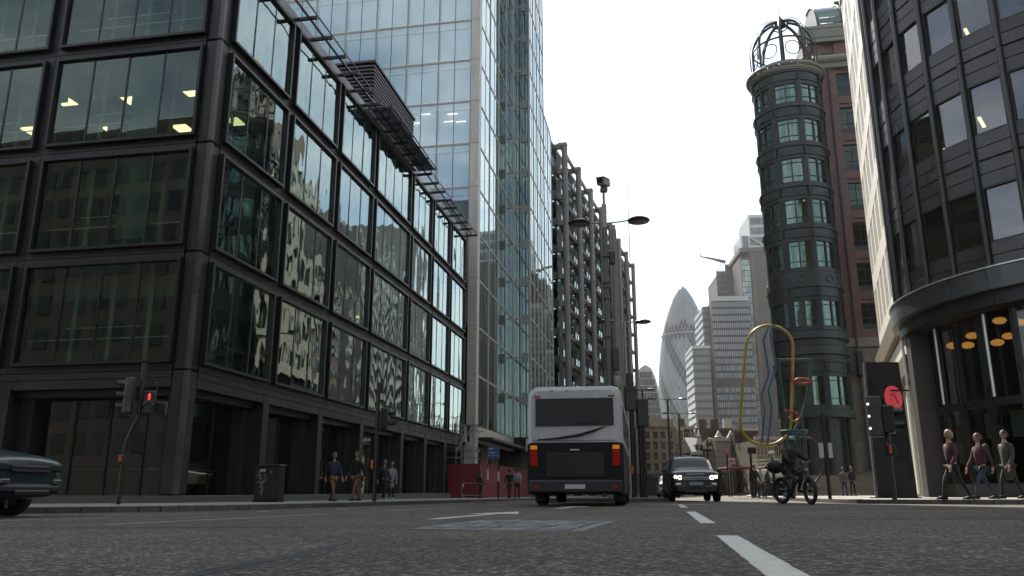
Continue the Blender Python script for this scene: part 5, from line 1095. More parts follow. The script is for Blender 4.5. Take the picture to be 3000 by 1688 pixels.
# cabinet with graffiti
D = 27.0; a = at(752, 1466, D); cb = thing('telecom_cabinet', 'black telecom cabinet with pale graffiti scrawl against the office pavement', 'cabinet', (at(785, 1466, D)[0], D, gz(-9, D) + KH), R(-12))
hgt = at(780, 1362, D)[2] - cb.location.z
B('body', cb, -0.42, 0.42, -0.2, 0.25, 0.06, hgt - 0.05, M_['black_metal'], 0.02); B('lid', cb, -0.45, 0.45, -0.23, 0.28, hgt - 0.048, hgt, M_['black_metal'], 0.015); B('base', cb, -0.43, 0.43, -0.21, 0.26, 0, 0.055, M_['dark_metal'])
B('door_gap', cb, -0.006, 0.006, -0.206, -0.2005, 0.1, hgt - 0.1, M_['dark_metal'])
M_['graf'] = mat('pale spray paint', (0.42, 0.42, 0.40), 0.6)
mb = MB()
gp = [(-0.30, .96), (-.2, 1.0), (-.26, .88), (-.34, .84), (-.2, .86), (-.27, .74), (-.17, .78), (-.22, .66), (-.3, .62), (-.14, .66), (-.2, .55), (-.08, .72), (-.16, .5), (-.24, .46), (-.1, .5), (-.17, .38), (-.08, .44), (-.15, .3), (-.22, .34), (-.1, .36), (-.17, .2), (-.12, .28)]
mb.tube([(x, -0.207, z) for x, z in gp], 0.011, 5); gp = [(-.02, .9), (-.1, .84), (0.0, .82), (-.07, .74), (.02, .76), (-.1, .6)]; mb.tube([(x, -0.207, z) for x, z in gp], 0.009, 5); mb.build('graffiti', M_['graf'], cb)
B('sticker', cb, -0.24, -0.16, -0.207, -0.2005, hgt - .22, hgt - .14, M_['paper']); B('sticker', cb, 0.13, 0.18, -0.207, -0.2005, hgt - .27, hgt - .18, M_['sticker_orange'])
mb = MB(); mb.lathe([(0.001, 0), (0.05, 0), (0.05, 0.005), (0.001, 0.005)], 14); mb.build('sticker', M_['sign_white'], cb, (-0.1, -0.2015, hgt - .18), (R(90), 0, 0))
# blue direction sign
D = 44; b_ = at(1460, 1463, D); s1 = thing('direction_sign', 'small blue direction sign on a dark post before the red hoarding', 'sign', (b_[0], D, gz(b_[0], D) + KH))
a = at(1430, 1308, D); c = at(1464, 1345, D); z0, z1 = c[2] - s1.location.z, a[2] - s1.location.z; x0, x1 = a[0] - b_[0], c[0] - b_[0]
col_tube('post', M_['black_metal'], s1, 0, 0, 0, z1, 0.05); bd = B('sign_board', s1, x0, x1, -0.09, -0.06, z0, z1, M_['sky_blue'])
for q, w_ in ((0.13, 0.22), (0.32, 0.12), (0.34, 0.16)): B('sign_mark', s1, x0 + 0.05 + (0.16 if w_ == 0.16 else 0), x0 + 0.05 + (0.16 if w_ == 0.16 else 0) + w_, -0.095, -0.0905, z1 - q - 0.03, z1 - q + 0.03, M_['sign_white'])
B('sign_rule', s1, x0 + 0.02, x1 - 0.02, -0.096, -0.091, z0 + 0.18, z0 + 0.195, M_['sign_white']); B('notice', s1, -0.06, 0.06, -0.07, -0.06, 0.9, 1.4, M_['paper'])
# red hoarding
M_['hoard'] = mat('red painted hoarding', (0.20, 0.012, 0.020), 0.55, var=0.15, nscale=1.5, rnd=0.10, stain=0.15)
h0 = at(1405, 1458, 60.0); hd = thing('hoarding', 'long red site hoarding of upright boards under the glass tower', 'hoarding', (h0[0], 60.0, gz(h0[0], 60) + KH), ROT)
for k in range(28):
    B('board', hd, k * 1.22 + 0.006, k * 1.22 + 1.208, 0.0, 0.03, 0.0, 2.42, M_['hoard']); B('cover_strip', hd, k * 1.22 - 0.04, k * 1.22 + 0.04, -0.02, -0.002, 0.0, 2.42, M_['hoard'])
B('capping', hd, -0.05, 34.2, -0.06, 0.08, 2.425, 2.50, M_['hoard'])
for k in range(2): B('return_board', hd, 0.0, 0.03, 0.035 + k * 1.2, 1.22 + k * 1.2, 0.0, 2.42, M_['hoard'])
nb = B('notice', hd, 2.3, 2.95, -0.03, -0.021, 1.3, 2.0, M_['paper'])
for q in range(5): B('notice_line', nb, 2.38, 2.85, -0.034, -0.0305, 1.86 - q * 0.11, 1.90 - q * 0.11, M_['black_metal'])
for o_ in [c for c in nb.children]: o_.location = (o_.location.x - nb.location.x, o_.location.y - nb.location.y, o_.location.z - nb.location.z)
# scaffold above the hoarding end
sf = thing('scaffold', 'small tube scaffold rising behind the end of the red hoarding', 'scaffold', (h0[0], 60.6, gz(h0[0], 60) + KH), ROT)
for x in (0.2, 1.8):
    for y in (0.6, 1.9, 3.2): mb = MB(); mb.tube([(x, y, 0), (x, y, 5.6 + 0.4 * random.random())], 0.03, 6); mb.build('upright', M_['pole_grey'], sf)
for z in (2.9, 3.4, 3.6, 4.9, 5.3):
    for x in (0.2, 1.8): mb = MB(); mb.tube([(x, 0.2, z), (x, 3.6, z + 0.05)], 0.028, 6); mb.build('ledger', M_['pole_grey'], sf)
    for y in (0.6, 3.2): mb = MB(); mb.tube([(-0.2, y, z - 0.08), (2.3, y, z - 0.08)], 0.028, 6); mb.build('transom', M_['pole_grey'], sf)
mb = MB(); mb.tube([(0.2, 1.9, 3.4), (0.2, 0.5, 5.3)], 0.04, 6); mb.build('brace', M_['camera_white'], sf)
# crowd barrier
b_ = at(1378, 1460, 57.0); cbr = thing('crowd_barrier', 'grey steel crowd barrier standing before the red hoarding', 'barrier', (b_[0], 57.0, gz(b_[0], 57) + KH))
mb = MB(); mb.tube([(-0.62, 0, 0.18), (-0.62, 0, 0.92), (-0.55, 0, 1.0), (0.62, 0, 1.0), (0.66, 0, 0.9), (0.66, 0, 0.18), (-0.62, 0, 0.18)], 0.022, 8); mb.build('frame', M_['pole_grey'], cbr, smooth=True)
for x in (-0.45, 0.5): mb = MB(); mb.tube([(x - 0.12, -0.02, 0.18), (x + 0.08, -0.25, 0.0)], 0.018, 6); mb.tube([(x - 0.12, 0.02, 0.18), (x + 0.08, 0.25, 0.0)], 0.018, 6); mb.build('foot', M_['pole_grey'], cbr)
B('notice', cbr, -0.56, -0.44, -0.03, -0.024, 0.74, 0.92, M_['paper'])

# ------------------------------------------------------------------ coloured tube sculpture
SD = 40.0
M_['s_yellow'] = mat('yellow painted steel', (0.46, 0.34, 0.045), 0.45, var=0.1); M_['s_blue'] = mat('blue painted steel', (0.03, 0.11, 0.25), 0.45, var=0.1)
M_['s_teal'] = mat('teal painted steel', (0.025, 0.085, 0.085), 0.45, var=0.1); M_['s_red'] = mat('red painted steel', (0.38, 0.025, 0.03), 0.45, var=0.1); M_['s_purple'] = mat('purple painted steel', (0.08, 0.02, 0.07), 0.5)
sp = at(2330, 1455, SD); scu = thing('sculpture', 'tall abstract sculpture of yellow loop, blue zigzags, teal funnel and red rings', 'sculpture', (sp[0], SD, gz(sp[0], SD) + KH))
def zs(x, y): return (2100 + x * 0.414, 900 + y * 0.414)
def sp3(x, y, dy=0.0):
    q = at(*zs(x, y), SD + dy); return (q[0] - scu.location.x, dy, q[2] - scu.location.z)
def stube(name, pts, r, m, closed=False, n=10, dy=0.0):
    mb = MB(); mb.tube([sp3(*(p if len(p) == 3 else (p[0], p[1], dy))) for p in pts], r, n, closed); return mb.build(name, M_[m], scu, smooth=True)
loop = []
cxt, cyt, rt = 373, 290, 168; cxb, cyb, rb_ = 345, 815, 180
for a in range(180, -1, -10): loop.append((cxt + rt * math.cos(R(a)), cyt - rt * 0.96 * math.sin(R(a))))
for a in range(0, -181, -10): loop.append((cxb + rb_ * math.cos(R(a)), cyb - rb_ * 0.9 * math.sin(R(a))))
stube('yellow_loop', loop, 0.072, 's_yellow', True)
stube('blue_zigzag', [(366, 140), (330, 232), (350, 350), (372, 470), (318, 620), (340, 740), (330, 850), (316, 965)], 0.052, 's_blue', n=6, dy=-0.12)
stube('blue_zigzag', [(402, 122), (378, 195), (398, 310), (420, 420), (364, 590), (390, 710), (376, 830), (358, 972)], 0.052, 's_blue', n=6, dy=-0.12)
stube('teal_funnel', [(430, 372), (550, 372), (672, 372)], 0.07, 's_teal', dy=0.3); stube('teal_funnel', [(430, 372), (455, 560), (478, 720), (492, 872)], 0.08, 's_teal', dy=0.3)
stube('teal_funnel', [(672, 372), (660, 500), (638, 640), (600, 780), (555, 868)], 0.09, 's_teal', dy=0.3)
stube('red_eye', [(540, 525), (570, 510), (610, 506), (650, 514), (674, 526), (640, 540), (600, 544), (565, 538)], 0.075, 's_red', True, dy=-0.1)
stube('red_bar', [(526, 455), (528, 530)], 0.05, 's_red', dy=-0.05); stube('red_hook', [(480, 730), (530, 742), (570, 752), (588, 780), (575, 805), (545, 812)], 0.07, 's_red', dy=-0.1)
stube('cream_ring', [(510, 770), (515, 790), (530, 803), (555, 806), (575, 795), (578, 775)], 0.05, 's_yellow', dy=-0.2)
for q in range(3):
    mb = MB(); c = sp3(545, 880 + q * 16, 0.3); mb.tube([(c[0] + (0.62 - q * 0.06) * math.cos(R(a)), c[1] + 0.5 * math.sin(R(a)), c[2]) for a in range(0, 360, 15)], 0.08, 8, True); mb.build('blue_ring', M_['s_blue' if q % 2 else 's_teal'], scu, smooth=True)
stube('purple_bow', [(600, 930), (660, 925), (705, 960), (735, 1040), (750, 1130), (730, 1200), (690, 1250), (620, 1275)], 0.06, 's_purple', dy=0.3); stube('purple_bow', [(610, 930), (600, 1040), (585, 1130)], 0.07, 's_purple', dy=0.3)
for pts in ([(490, 900), (492, 1100), (490, 1365)], [(545, 900), (620, 1120), (700, 1360)], [(560, 900), (560, 1100), (545, 1365)]): stube('leg', pts, 0.14 if pts[0][0] == 490 else 0.09, 's_teal', dy=0.35)
# globe lamp
D = 37.0; b_ = at(2272, 1460, D); gl_ = thing('globe_lamp', 'white globe lamp with dark band on a black post left of the rider', 'lamp', (b_[0], D, gz(b_[0], D) + KH)); z = at(2272, 1332, D)[2] - gl_.location.z
M_['globe'] = mat('opal globe', (0.62, 0.58, 0.48), 0.25)
mb = MB(); mb.lathe([(0.175 * math.cos(R(a)), 0.175 * math.sin(R(a))) for a in range(-88, 89, 8)], 24); mb.build('globe', M_['globe'], gl_, (0, 0, z), smooth=True)
mb = MB(); mb.tube([(0.18 * math.cos(R(a)), 0.18 * math.sin(R(a)), z - 0.02) for a in range(0, 360, 12)], 0.018, 6, True); mb.build('band', M_['black_metal'], gl_); col_tube('post', M_['black_metal'], gl_, 0, 0, 0, z - 0.17, 0.09, 0.05)
# bus shelter, stop flag, black board, ramp
D = 52.0; b_ = at(2172, 1462, D); bs = thing('bus_shelter', 'bus shelter with red roof and glass walls behind the parked car', 'bus shelter', (b_[0], D, gz(b_[0], D) + KH))
M_['shel_red'] = mat('dark red shelter roof', (0.22, 0.02, 0.025), 0.45); M_['shel_glass'] = glass('shelter glass', (0.5, 0.5, 0.48), 1.6)
zr = at(2172, 1368, D)[2] - bs.location.z; B('roof', bs, -0.75, 0.65, -0.5, 2.6, zr - 0.16, zr, M_['shel_red'], 0.04)
for x in (-0.62, 0.58):
    for y in (-0.3, 2.4): col_tube('post', M_['black_metal'], bs, x, y, 0, zr - 0.16, 0.045)
B('glass_wall', bs, -0.56, 0.52, 2.38, 2.40, 0.2, zr - 0.2, M_['shel_glass']); B('glass_wall', bs, 0.575, 0.59, -0.2, 2.3, 0.2, zr - 0.2, M_['shel_glass']); B('poster_panel', bs, -0.5, 0.5, -0.3, -0.24, 0.25, 1.9, M_['shel_glass']); B('bench', bs, -0.4, 0.4, 1.9, 2.2, 0.5, 0.56, M_['shel_red'])
D = 49.0; b_ = at(2138, 1462, D); fs = thing('stop_flag', 'white bus stop flag with red roundel above the shelter', 'bus stop sign', (b_[0], D, gz(b_[0], D) + KH)); z = at(2150, 1351, D)[2] - fs.location.z
col_tube('post', M_['black_metal'], fs, 0, 0, 0, z + 0.5, 0.05); fb = B('flag', fs, 0.07, 0.47, -0.03, 0.03, z - 0.19, z + 0.17, M_['paper'])
mb = MB(); mb.tube([(0.10 * math.cos(R(a)), 0, 0.10 * math.sin(R(a))) for a in range(0, 360, 15)], 0.02, 6, True); mb.build('roundel', M_['sign_red'], fb, (0, -0.035, 0)); B('roundel_bar', fb, -0.15, 0.15, -0.06, -0.035, -0.025, 0.025, M_['black_metal'])
mb = MB(); mb.tube([(0.09 * math.cos(R(a)), 0, 0.09 * math.sin(R(a))) for a in range(0, 360, 18)], 0.02, 6, True); mb.build('finial_ring', M_['sign_red'], fs, (0, 0, z + 0.6))
D = 33.0; b_ = at(2208, 1460, D); bo = thing('black_sign_board', 'black rectangular sign board seen from behind on a thin black pole', 'sign', (b_[0], D, gz(b_[0], D) + KH)); a = at(2188, 1311, D); c = at(2214, 1330, D)
col_tube('post', M_['black_metal'], bo, 0, 0, 0, a[2] - bo.location.z, 0.045); B('board', bo, a[0] - b_[0], c[0] - b_[0], -0.08, -0.05, c[2] - bo.location.z, a[2] - bo.location.z, M_['black_metal'], 0.01)
D = 62.0; a = at(2196, 1382, D); c = at(2272, 1368, D); rp_ = thing('access_ramp', 'cream sided access ramp with pale handrails beyond the bus shelter', 'ramp', (a[0], D, gz(a[0], D) + KH)); w_ = c[0] - a[0]; zl, zh = a[2] - rp_.location.z, c[2] - rp_.location.z; zb = at(2215, 1415, D)[2] - rp_.location.z
mb = MB(); pts = [(0, 0, zl), (0.55, 0, zb), (w_ + 1, 0, zb), (w_ + 1, 0, zh)]; mb.add(pts + [(p[0], 1.6, p[2]) for p in pts], [(0, 1, 2, 3), (7, 6, 5, 4), (0, 4, 5, 1), (1, 5, 6, 2), (2, 6, 7, 3), (3, 7, 4, 0)]); mb.build('side_wall', M_['white_trim'], rp_)
for q in (0.25, 0.5, 0.75): mb = MB(); mb.tube([(0.5, 0.1, zl + q), (w_ + 1, 0.1, zh + q)], 0.02, 6); mb.tube([(0.5, 1.5, zl + q + 0.15), (w_ + 1, 1.5, zh + q - 0.1)], 0.02, 6); mb.build('handrail', M_['camera_white'], rp_)
B('ramp_support', rp_, 0.9, w_ + 1, 0.2, 1.4, 0, zb - 0.01, M_['shop_dark'])
# post with two paper notices, near steps
D = 25.0; b_ = at(2433, 1471, D); pp = thing('notice_post', 'grey post with two white paper notices tied to it before the steps', 'post', (b_[0], D, gz(b_[0], D) + KH)); a = at(2398, 1298, D); z1 = a[2] - pp.location.z
col_tube('post', M_['dark_metal'], pp, 0, 0, 0, z1 + 0.9, 0.055); 
for x0, x1 in ((-0.23, -0.09), (0.06, 0.18)): B('paper_notice', pp, x0, x1, -0.075, -0.065, z1 - 0.45, z1, M_['paper'])
# steps up to the granite building with a yellow handrail
D = 58.0; a = at(2440, 1462, D); st = thing('steps', 'dark stone steps with pale nosings climbing towards the granite building', 'steps', (a[0], D, gz(a[0], D) + KH), R(-10))
for k in range(9): B('step', st, -2.6, 3.2, k * 0.34, 3.4, k * 0.16, (k + 1) * 0.16, M_['beige'], 0.01)
mb = MB(); mb.tube([(-2.4, 0.0, 0.9), (-2.4, 3.0, 2.5)], 0.03, 6); mb.tube([(-2.4, 0.0, 0.0), (-2.4, 0.0, 0.9)], 0.03, 6); mb.tube([(-2.4, 3.0, 1.4), (-2.4, 3.0, 2.5)], 0.03, 6); mb.build('handrail', M_['s_yellow'], st)
# ------------------------------------------------------------------ vehicles
M_['car_black'] = mat('dark navy car paint', (0.007, 0.008, 0.012), 0.30, 0.0, spec=0.4)
M_['car_teal'] = mat('dark teal car paint', (0.020, 0.042, 0.052), 0.3, 0.1, coat=0.4)
M_['car_white'] = mat('white van paint', (0.55, 0.55, 0.54), 0.35, coat=0.5)
M_['car_glass'] = glass('windscreen', (0.20, 0.23, 0.22), 2.2, (0.85, 0.95, 0.90))
M_['tyre'] = mat('tyre rubber', (0.012, 0.012, 0.012), 0.8); M_['alloy'] = mat('alloy rim', (0.30, 0.30, 0.31), 0.3, 0.8)
M_['chrome'] = mat('satin chrome', (0.45, 0.45, 0.46), 0.25, 0.9); M_['plate'] = mat('number plate', (0.60, 0.60, 0.57), 0.5); M_['plastic'] = mat('black plastic', (0.012, 0.012, 0.013), 0.55)
M_['headlamp'] = emis('lit headlamp ring', (1.0, 0.90, 0.66), 7.0); M_['indicator'] = emis('orange indicator', (1.0, 0.36, 0.04), 0.35); M_['tail'] = emis('red tail lamp', (0.9, 0.05, 0.03), 0.10)
def subdiv(me, lv=1):
    o = bpy.data.objects.new('tmp', me); md = o.modifiers.new('s', 'SUBSURF'); md.levels = lv; md.render_levels = lv
    m2 = evalmesh(o)
    for p in m2.polygons: p.use_smooth = True
    return m2
def loft(secs, m, lv=1):
    """secs: list of (y, [(x,z)...]) half sections from bottom centre to top centre; mirrored"""
    v = []; f = []; n = None
    for y, h in secs:
        ring = [(x, y, z) for x, z in h] + [(-x, y, z) for x, z in h[-2:0:-1]]
        n = len(ring); v += ring
    for i in range(len(secs) - 1):
        for k in range(n): k2 = (k + 1) % n; f.append((i * n + k, i * n + k2, (i + 1) * n + k2, (i + 1) * n + k))
    f.append(tuple(range(n - 1, -1, -1))); f.append(tuple((len(secs) - 1) * n + k for k in range(n)))
    me = mesh(v, f, m); bm = bmesh.new(); bm.from_mesh(me); bmesh.ops.recalc_face_normals(bm, faces=bm.faces[:]); bm.to_mesh(me); bm.free()
    return subdiv(me, lv) if lv else me
def wheel(parent, x, y, r, wd=0.24):
    mb = MB(); mb.lathe([(r * 0.62, -wd / 2), (r * 0.93, -wd / 2), (r, -wd / 2 + 0.04), (r, wd / 2 - 0.04), (r * 0.93, wd / 2), (r * 0.62, wd / 2)], 28)
    t = mb.build('tyre', M_['tyre'], parent, (x, y, r), (0, R(90), 0), True)
    mb = MB(); mb.lathe([(0.02, wd / 2 - 0.05), (r * 0.2, wd / 2 - 0.04), (r * 0.6, wd / 2 - 0.07), (r * 0.63, wd / 2 - 0.02)], 20); mb.lathe([(0.02, -wd / 2 + 0.05), (r * 0.2, -wd / 2 + 0.04), (r * 0.6, -wd / 2 + 0.07), (r * 0.63, -wd / 2 + 0.02)], 20)
    for k in range(5):
        a = 2 * math.pi * k / 5
        for s in (-1, 1): mb.tube([(0.05 * math.cos(a), 0.05 * math.sin(a), s * (wd / 2 - 0.03)), (r * 0.6 * math.cos(a), r * 0.6 * math.sin(a), s * (wd / 2 - 0.03))], 0.03, 5)
    mb.build('rim', M_['alloy'], t, smooth=True); return t
def car(label, loc, rz, paint, L_=4.6, W=0.94, hood_z=1.10, roof_z=1.72, cowl=1.25, rooff=1.98, name='car', lights=True, fo=-0.05, roof_end=None, r=0.36, cat='car'):
    t = thing(name, label, cat, loc, rz); re_ = roof_end or L_ - 0.65; sh = hood_z - 0.05
    def sec(y, wf, zb, shz, kind, zt, wt):
        w = W * wf
        if kind == 'h': up = [(w * .96, shz), (w * .90, shz + .035), (w * .74, zt - .02), (w * .45, zt), (0, zt + .012)]
        else: up = [(w * .98, shz), (w * .955, shz + .03), (W * wt * 1.06, zt - .10), (W * wt * .90, zt - .008), (0, zt + .012)]
        return (y, [(0, zb), (w * .86, zb), (w * .99, zb + .10), (w, .62)] + up)
    secs = [sec(.03, .90, .36, .80, 'h', hood_z - .16, 0), sec(.06, .97, .31, hood_z - .16, 'h', hood_z - .07, 0), sec(.16, 1.0, .28, hood_z - .10, 'h', hood_z - .015, 0), sec(.45, .99, .27, hood_z - .05, 'h', hood_z + .03, 0), sec(cowl - .12, 1, .26, sh, 'h', hood_z + .10, 0),
            sec(cowl - .02, 1, .26, sh + .01, 'h', hood_z + .13, 0), sec(cowl + .03, 1, .26, sh + .015, 'g', hood_z + .17, .80), sec(rooff - .14, 1, .26, sh + .04, 'g', roof_z - .09, .78), sec(rooff, 1, .26, sh + .045, 'g', roof_z - .02, .76), sec(rooff + .2, 1, .26, sh + .05, 'g', roof_z, .76),
            sec((rooff + re_) / 2, 1, .26, sh + .05, 'g', roof_z + .01, .76), sec(re_ - .1, 1, .26, sh + .05, 'g', roof_z - .01, .75), sec(re_, 1, .26, sh + .05, 'g', roof_z - .05, .74), sec(L_ - .12, .97, .32, sh, 'g', hood_z + .14, .72), sec(L_ - .03, .93, .36, sh - .04, 'h', hood_z - .02, 0), sec(L_, .86, .45, .80, 'h', hood_z - .12, 0)]
    link('body', loft(secs, paint, 1), t)
    # windscreen, side and rear glass as curved sheets just outside the body
    def sheetg(nm, pts, th=0.0): n = len(pts) // 2; mb = MB(); mb.add(pts, [(i, i + 1, n + i + 1, n + i) for i in range(n - 1)]); return mb.build(nm, M_['car_glass'], t, smooth=True)
    n = 9; lo, hi = [], []
    for i in range(n):
        q = -1 + 2 * i / (n - 1); lo.append((q * W * .76, cowl + 0.02 + 0.10 * q * q, hood_z + .155 - 0.03 * q * q)); hi.append((q * W * .69, rooff - .04 + 0.06 * q * q, roof_z - .035 - 0.035 * q * q))
    sheetg('windscreen', lo + hi)
    for s in (-1, 1):
        z0, z1 = sh + .06, roof_z - .14; cuts = [cowl + .30, (rooff + re_) / 2 - 0.15, (rooff + re_) / 2 - 0.05, re_ - 0.05]
        for a0, a1 in ((0, 1), (2, 3)):
            y0, y1 = cuts[a0], cuts[a1]; y0t = y0 + (0.42 if a0 == 0 else 0); lo = [(s * W * 0.965, y0, z0 + .01), (s * W * .965, y1, z0 + .01)]; hi = [(s * W * .83, y0t, z1), (s * W * .83, y1, z1)]; sheetg('side_window', lo + hi)
        mb = MB(); mb.box(-0.11, 0.11, -0.05, 0.08, -0.08, 0.08); me = subdiv(mb.mesh(M_['plastic']), 2); link('mirror', me, t, (s * (W + 0.12), cowl + 0.28, sh + 0.10)); B('mirror_arm', t, s * (W - 0.03), s * (W + 0.06), cowl + 0.26, cowl + 0.32, sh + 0.02, sh + 0.07, M_['plastic'])
    for x in (-1, 1):
        for y in (0.86, L_ - 0.88): wheel(t, x * (W - 0.11), y, r)
    hs_ = hood_z / 1.14
    B('grille', t, -W * .50, W * .50, 0.01 + fo, 0.12 + fo, .80 * hs_, .93 * hs_, M_['plastic'], 0.02)
    for q in (.83, .90): B('grille_bar', t, -W * .48, W * .48, -0.005 + fo, 0.02 + fo, q * hs_ - .012, q * hs_ + .012, M_['chrome'])
    B('front_bumper', t, -W * .80, W * .80, -0.03 + fo, 0.15 + fo, .36, .60 * hs_, M_['plastic'], 0.05); B('skid_plate', t, -W * .45, W * .45, -0.05 + fo, 0.02 + fo, .33, .42, M_['dark_metal'], 0.02)
    for s in (-1, 1):
        hl = B('headlight', t, s * W * .56, s * W * .88, 0.03 + fo, 0.18 + fo, .82 * hs_, .98 * hs_, M_['plastic'], 0.03)
        if lights:
            for dx_, rr in ((0.62, .062), (0.78, .045)):
                mb = MB(); mb.tube([(rr * math.cos(R(a)), 0, rr * math.sin(R(a))) for a in range(20, 341, 20)], 0.018, 6); mb.build('light_ring', M_['headlamp'], hl, (s * W * dx_ - s * W * .72, -0.09, -0.01 + 0.02 * (dx_ > .7)))
        B('fog_lamp', t, s * W * .58, s * W * .80, -0.02 + fo, 0.05 + fo, .60 * hs_, .68 * hs_, M_['chrome'], 0.01)
        B('tail_light', t, s * W * .70, s * W * .86, L_ - 0.10, L_ + 0.0, .82, 1.05, M_['tail'], 0.02)
    return t
D = 31.5; cx = at(2042, 1468, D)[0]
sv = car('black four-wheel drive facing the camera with lit round headlights', (cx, D, gz(cx, D)), R(-6), M_['car_black'], 4.6, 0.97, 1.16, 1.76, 1.15, 1.72)
pb = B('number_plate', sv, -0.26, 0.26, -0.105, -0.085, .62, .73, M_['plate']); text('plate_lettering', 'DW17 KLC', 0.105, M_['plastic'], sv, (0, -0.108, .675), (R(90), 0, 0), 0.002)
text('bonnet_lettering', 'DISCOVERY', 0.085, M_['chrome'], sv, (0, -0.005, 1.025), (R(72), 0, 0), 0.014, sx=1.45)
for s in (-0.62, 0.62): mb = MB(); mb.tube([(s, 2.2, 1.74), (s, 3.7, 1.74)], 0.025, 6); mb.build('roof_rail', M_['plastic'], sv)
D = 13.6; cx = at(40, 1500, D)[0]
lc = car('dark teal hatchback crossing at the left edge of the picture', (cx + 0.55, D - 0.6, gz(cx, D)), R(84), M_['car_teal'], 4.2, 0.88, 0.98, 1.46, 1.05, 1.75, lights=False, r=0.32, fo=-0.03)
D = 70.0; cx = at(1962, 1455, D)[0]; car('white van partly hidden behind the black four-wheel drive', (cx, D, gz(cx, D)), R(-8), M_['car_white'], 4.6, 0.92, 1.25, 1.85, 0.9, 1.5, 'van', False, cat='van')
# white-topped coach
M_['coach_white'] = mat('white coach paint', (0.62, 0.62, 0.60), 0.35, var=0.06, coat=0.3, stain=0.15); M_['coach_black'] = mat('black coach lower body', (0.010, 0.010, 0.011), 0.6, spec=0.2)
co = thing('coach', 'white-topped coach with black lower body seen from behind in the left lanes', 'coach', (1.62, 21.2, gz(1.6, 21)), R(-9))
W, HH, LL = 1.25, 3.12, 9.6
def rsec(w, z0, z1, r):
    h = [(0, z0), (w, z0)]
    for a in range(0, 91, 15): h.append((w - r + r * math.cos(R(a)), z1 - r + r * math.sin(R(a))))
    h.append((0, z1)); return h
link('upper_body', loft([(0.16, rsec(W - .10, 1.62, HH - .14, .25)), (0.22, rsec(W - .02, 1.60, HH - .03, .28)), (0.5, rsec(W, 1.60, HH, .28)), (LL - .6, rsec(W, 1.60, HH, .28)), (LL, rsec(W - .12, 1.7, HH - .3, .28))], M_['coach_white'], 0), co)
link('lower_body', loft([(0.05, rsec(W - .06, .32, 1.58, .05)), (0.12, rsec(W, .30, 1.59, .05)), (LL - .15, rsec(W, .30, 1.59, .05)), (LL, rsec(W - .1, .35, 1.55, .05))], M_['coach_black'], 0), co)
M_['coach_glass'] = mat('tinted coach glass', (0.10, 0.11, 0.11), 0.08, 0.0)
B('rear_window', co, -0.98, 0.98, 0.135, 0.20, 2.10, 2.72, M_['coach_glass'], 0.03)
for s in (-1, 1):
    for k in range(5): B('side_window', co, s * W - 0.02 * s, s * W + 0.012 * s, 0.9 + k * 1.68, 2.45 + k * 1.68, 1.75, 2.62, M_['coach_glass'])
    for y in (2.0, LL - 2.2): wheel(co, s * (W - 0.17), y, 0.48, 0.30)
    B('tail_light', co, s * 0.98, s * 1.16, 0.02, 0.06, 1.02, 1.42, M_['tail'], 0.01); B('indicator', co, s * 0.98, s * 1.16, 0.02, 0.055, 1.44, 1.54, M_['indicator'], 0.01); B('high_light', co, s * 0.9, s * 1.06, 0.15, 0.18, 2.80, 2.84, M_['tail'])
B('rear_bumper', co, -1.2, 1.2, -0.04, 0.1, .34, .66, M_['plastic'], 0.04); B('engine_grille', co, -0.75, 0.75, 0.035, 0.055, .75, 1.35, M_['plastic'])
for k in range(9): B('grille_slat', co, -0.74, 0.74, 0.015, 0.034, .77 + k * .065, .80 + k * .065, M_['dark_metal'])
B('number_plate', co, -0.26, 0.26, -0.055, -0.042, .44, .55, M_['plate']); B('roof_pod', co, -0.8, 0.8, 2.5, 5.0, HH + 0.002, HH + 0.18, M_['coach_white'], 0.06)
B('window_gasket', co, -1.03, 1.03, 0.128, 0.134, 2.05, 2.77, M_['plastic'], 0.002)
for x in (-0.42, 0.42): B('panel_seam', co, x - 0.006, x + 0.006, 0.028, 0.034, .68, 1.56, M_['dark_metal'])
B('panel_seam', co, -1.1, 1.1, 0.148, 0.152, 1.66, 1.672, M_['dark_metal']); B('door_handle', co, -0.12, 0.12, -0.005, 0.014, 1.40, 1.44, M_['chrome'], 0.005)
for k in range(5): B('side_vent', co, W + 0.002, W + 0.012, 0.35, 0.85, .80 + k * .10, .85 + k * .10, M_['plastic'])
B('rear_wiper', co, -0.02, 0.62, 0.105, 0.127, 2.12, 2.15, M_['plastic']); B('exhaust', co, 0.7, 0.8, -0.06, 0.1, .24, .32, M_['dark_metal'], 0.02)
for s in (-1, 1): B('mud_flap', co, s * W - s * 0.32, s * W - s * 0.03, 1.42, 1.44, .12, .5, M_['plastic']); B('reflector', co, s * 0.95, s * 1.12, -0.05, -0.042, .46, .52, M_['tail'])
for x in (-0.6, -0.2, 0.2, 0.6): B('roof_marker', co, x - 0.04, x + 0.04, 0.16, 0.2, HH - 0.16, HH - 0.13, M_['tail'])
mb = MB(); mb.tube([(-0.98, 0.145, 1.70), (-0.5, 0.140, 1.72), (0.1, 0.138, 1.80), (0.55, 0.138, 1.93), (0.8, 0.14, 2.02)], [0.012, 0.03, 0.04, 0.03, 0.012], 6); mb.build('swoosh', M_['dark_metal'], co, smooth=True)

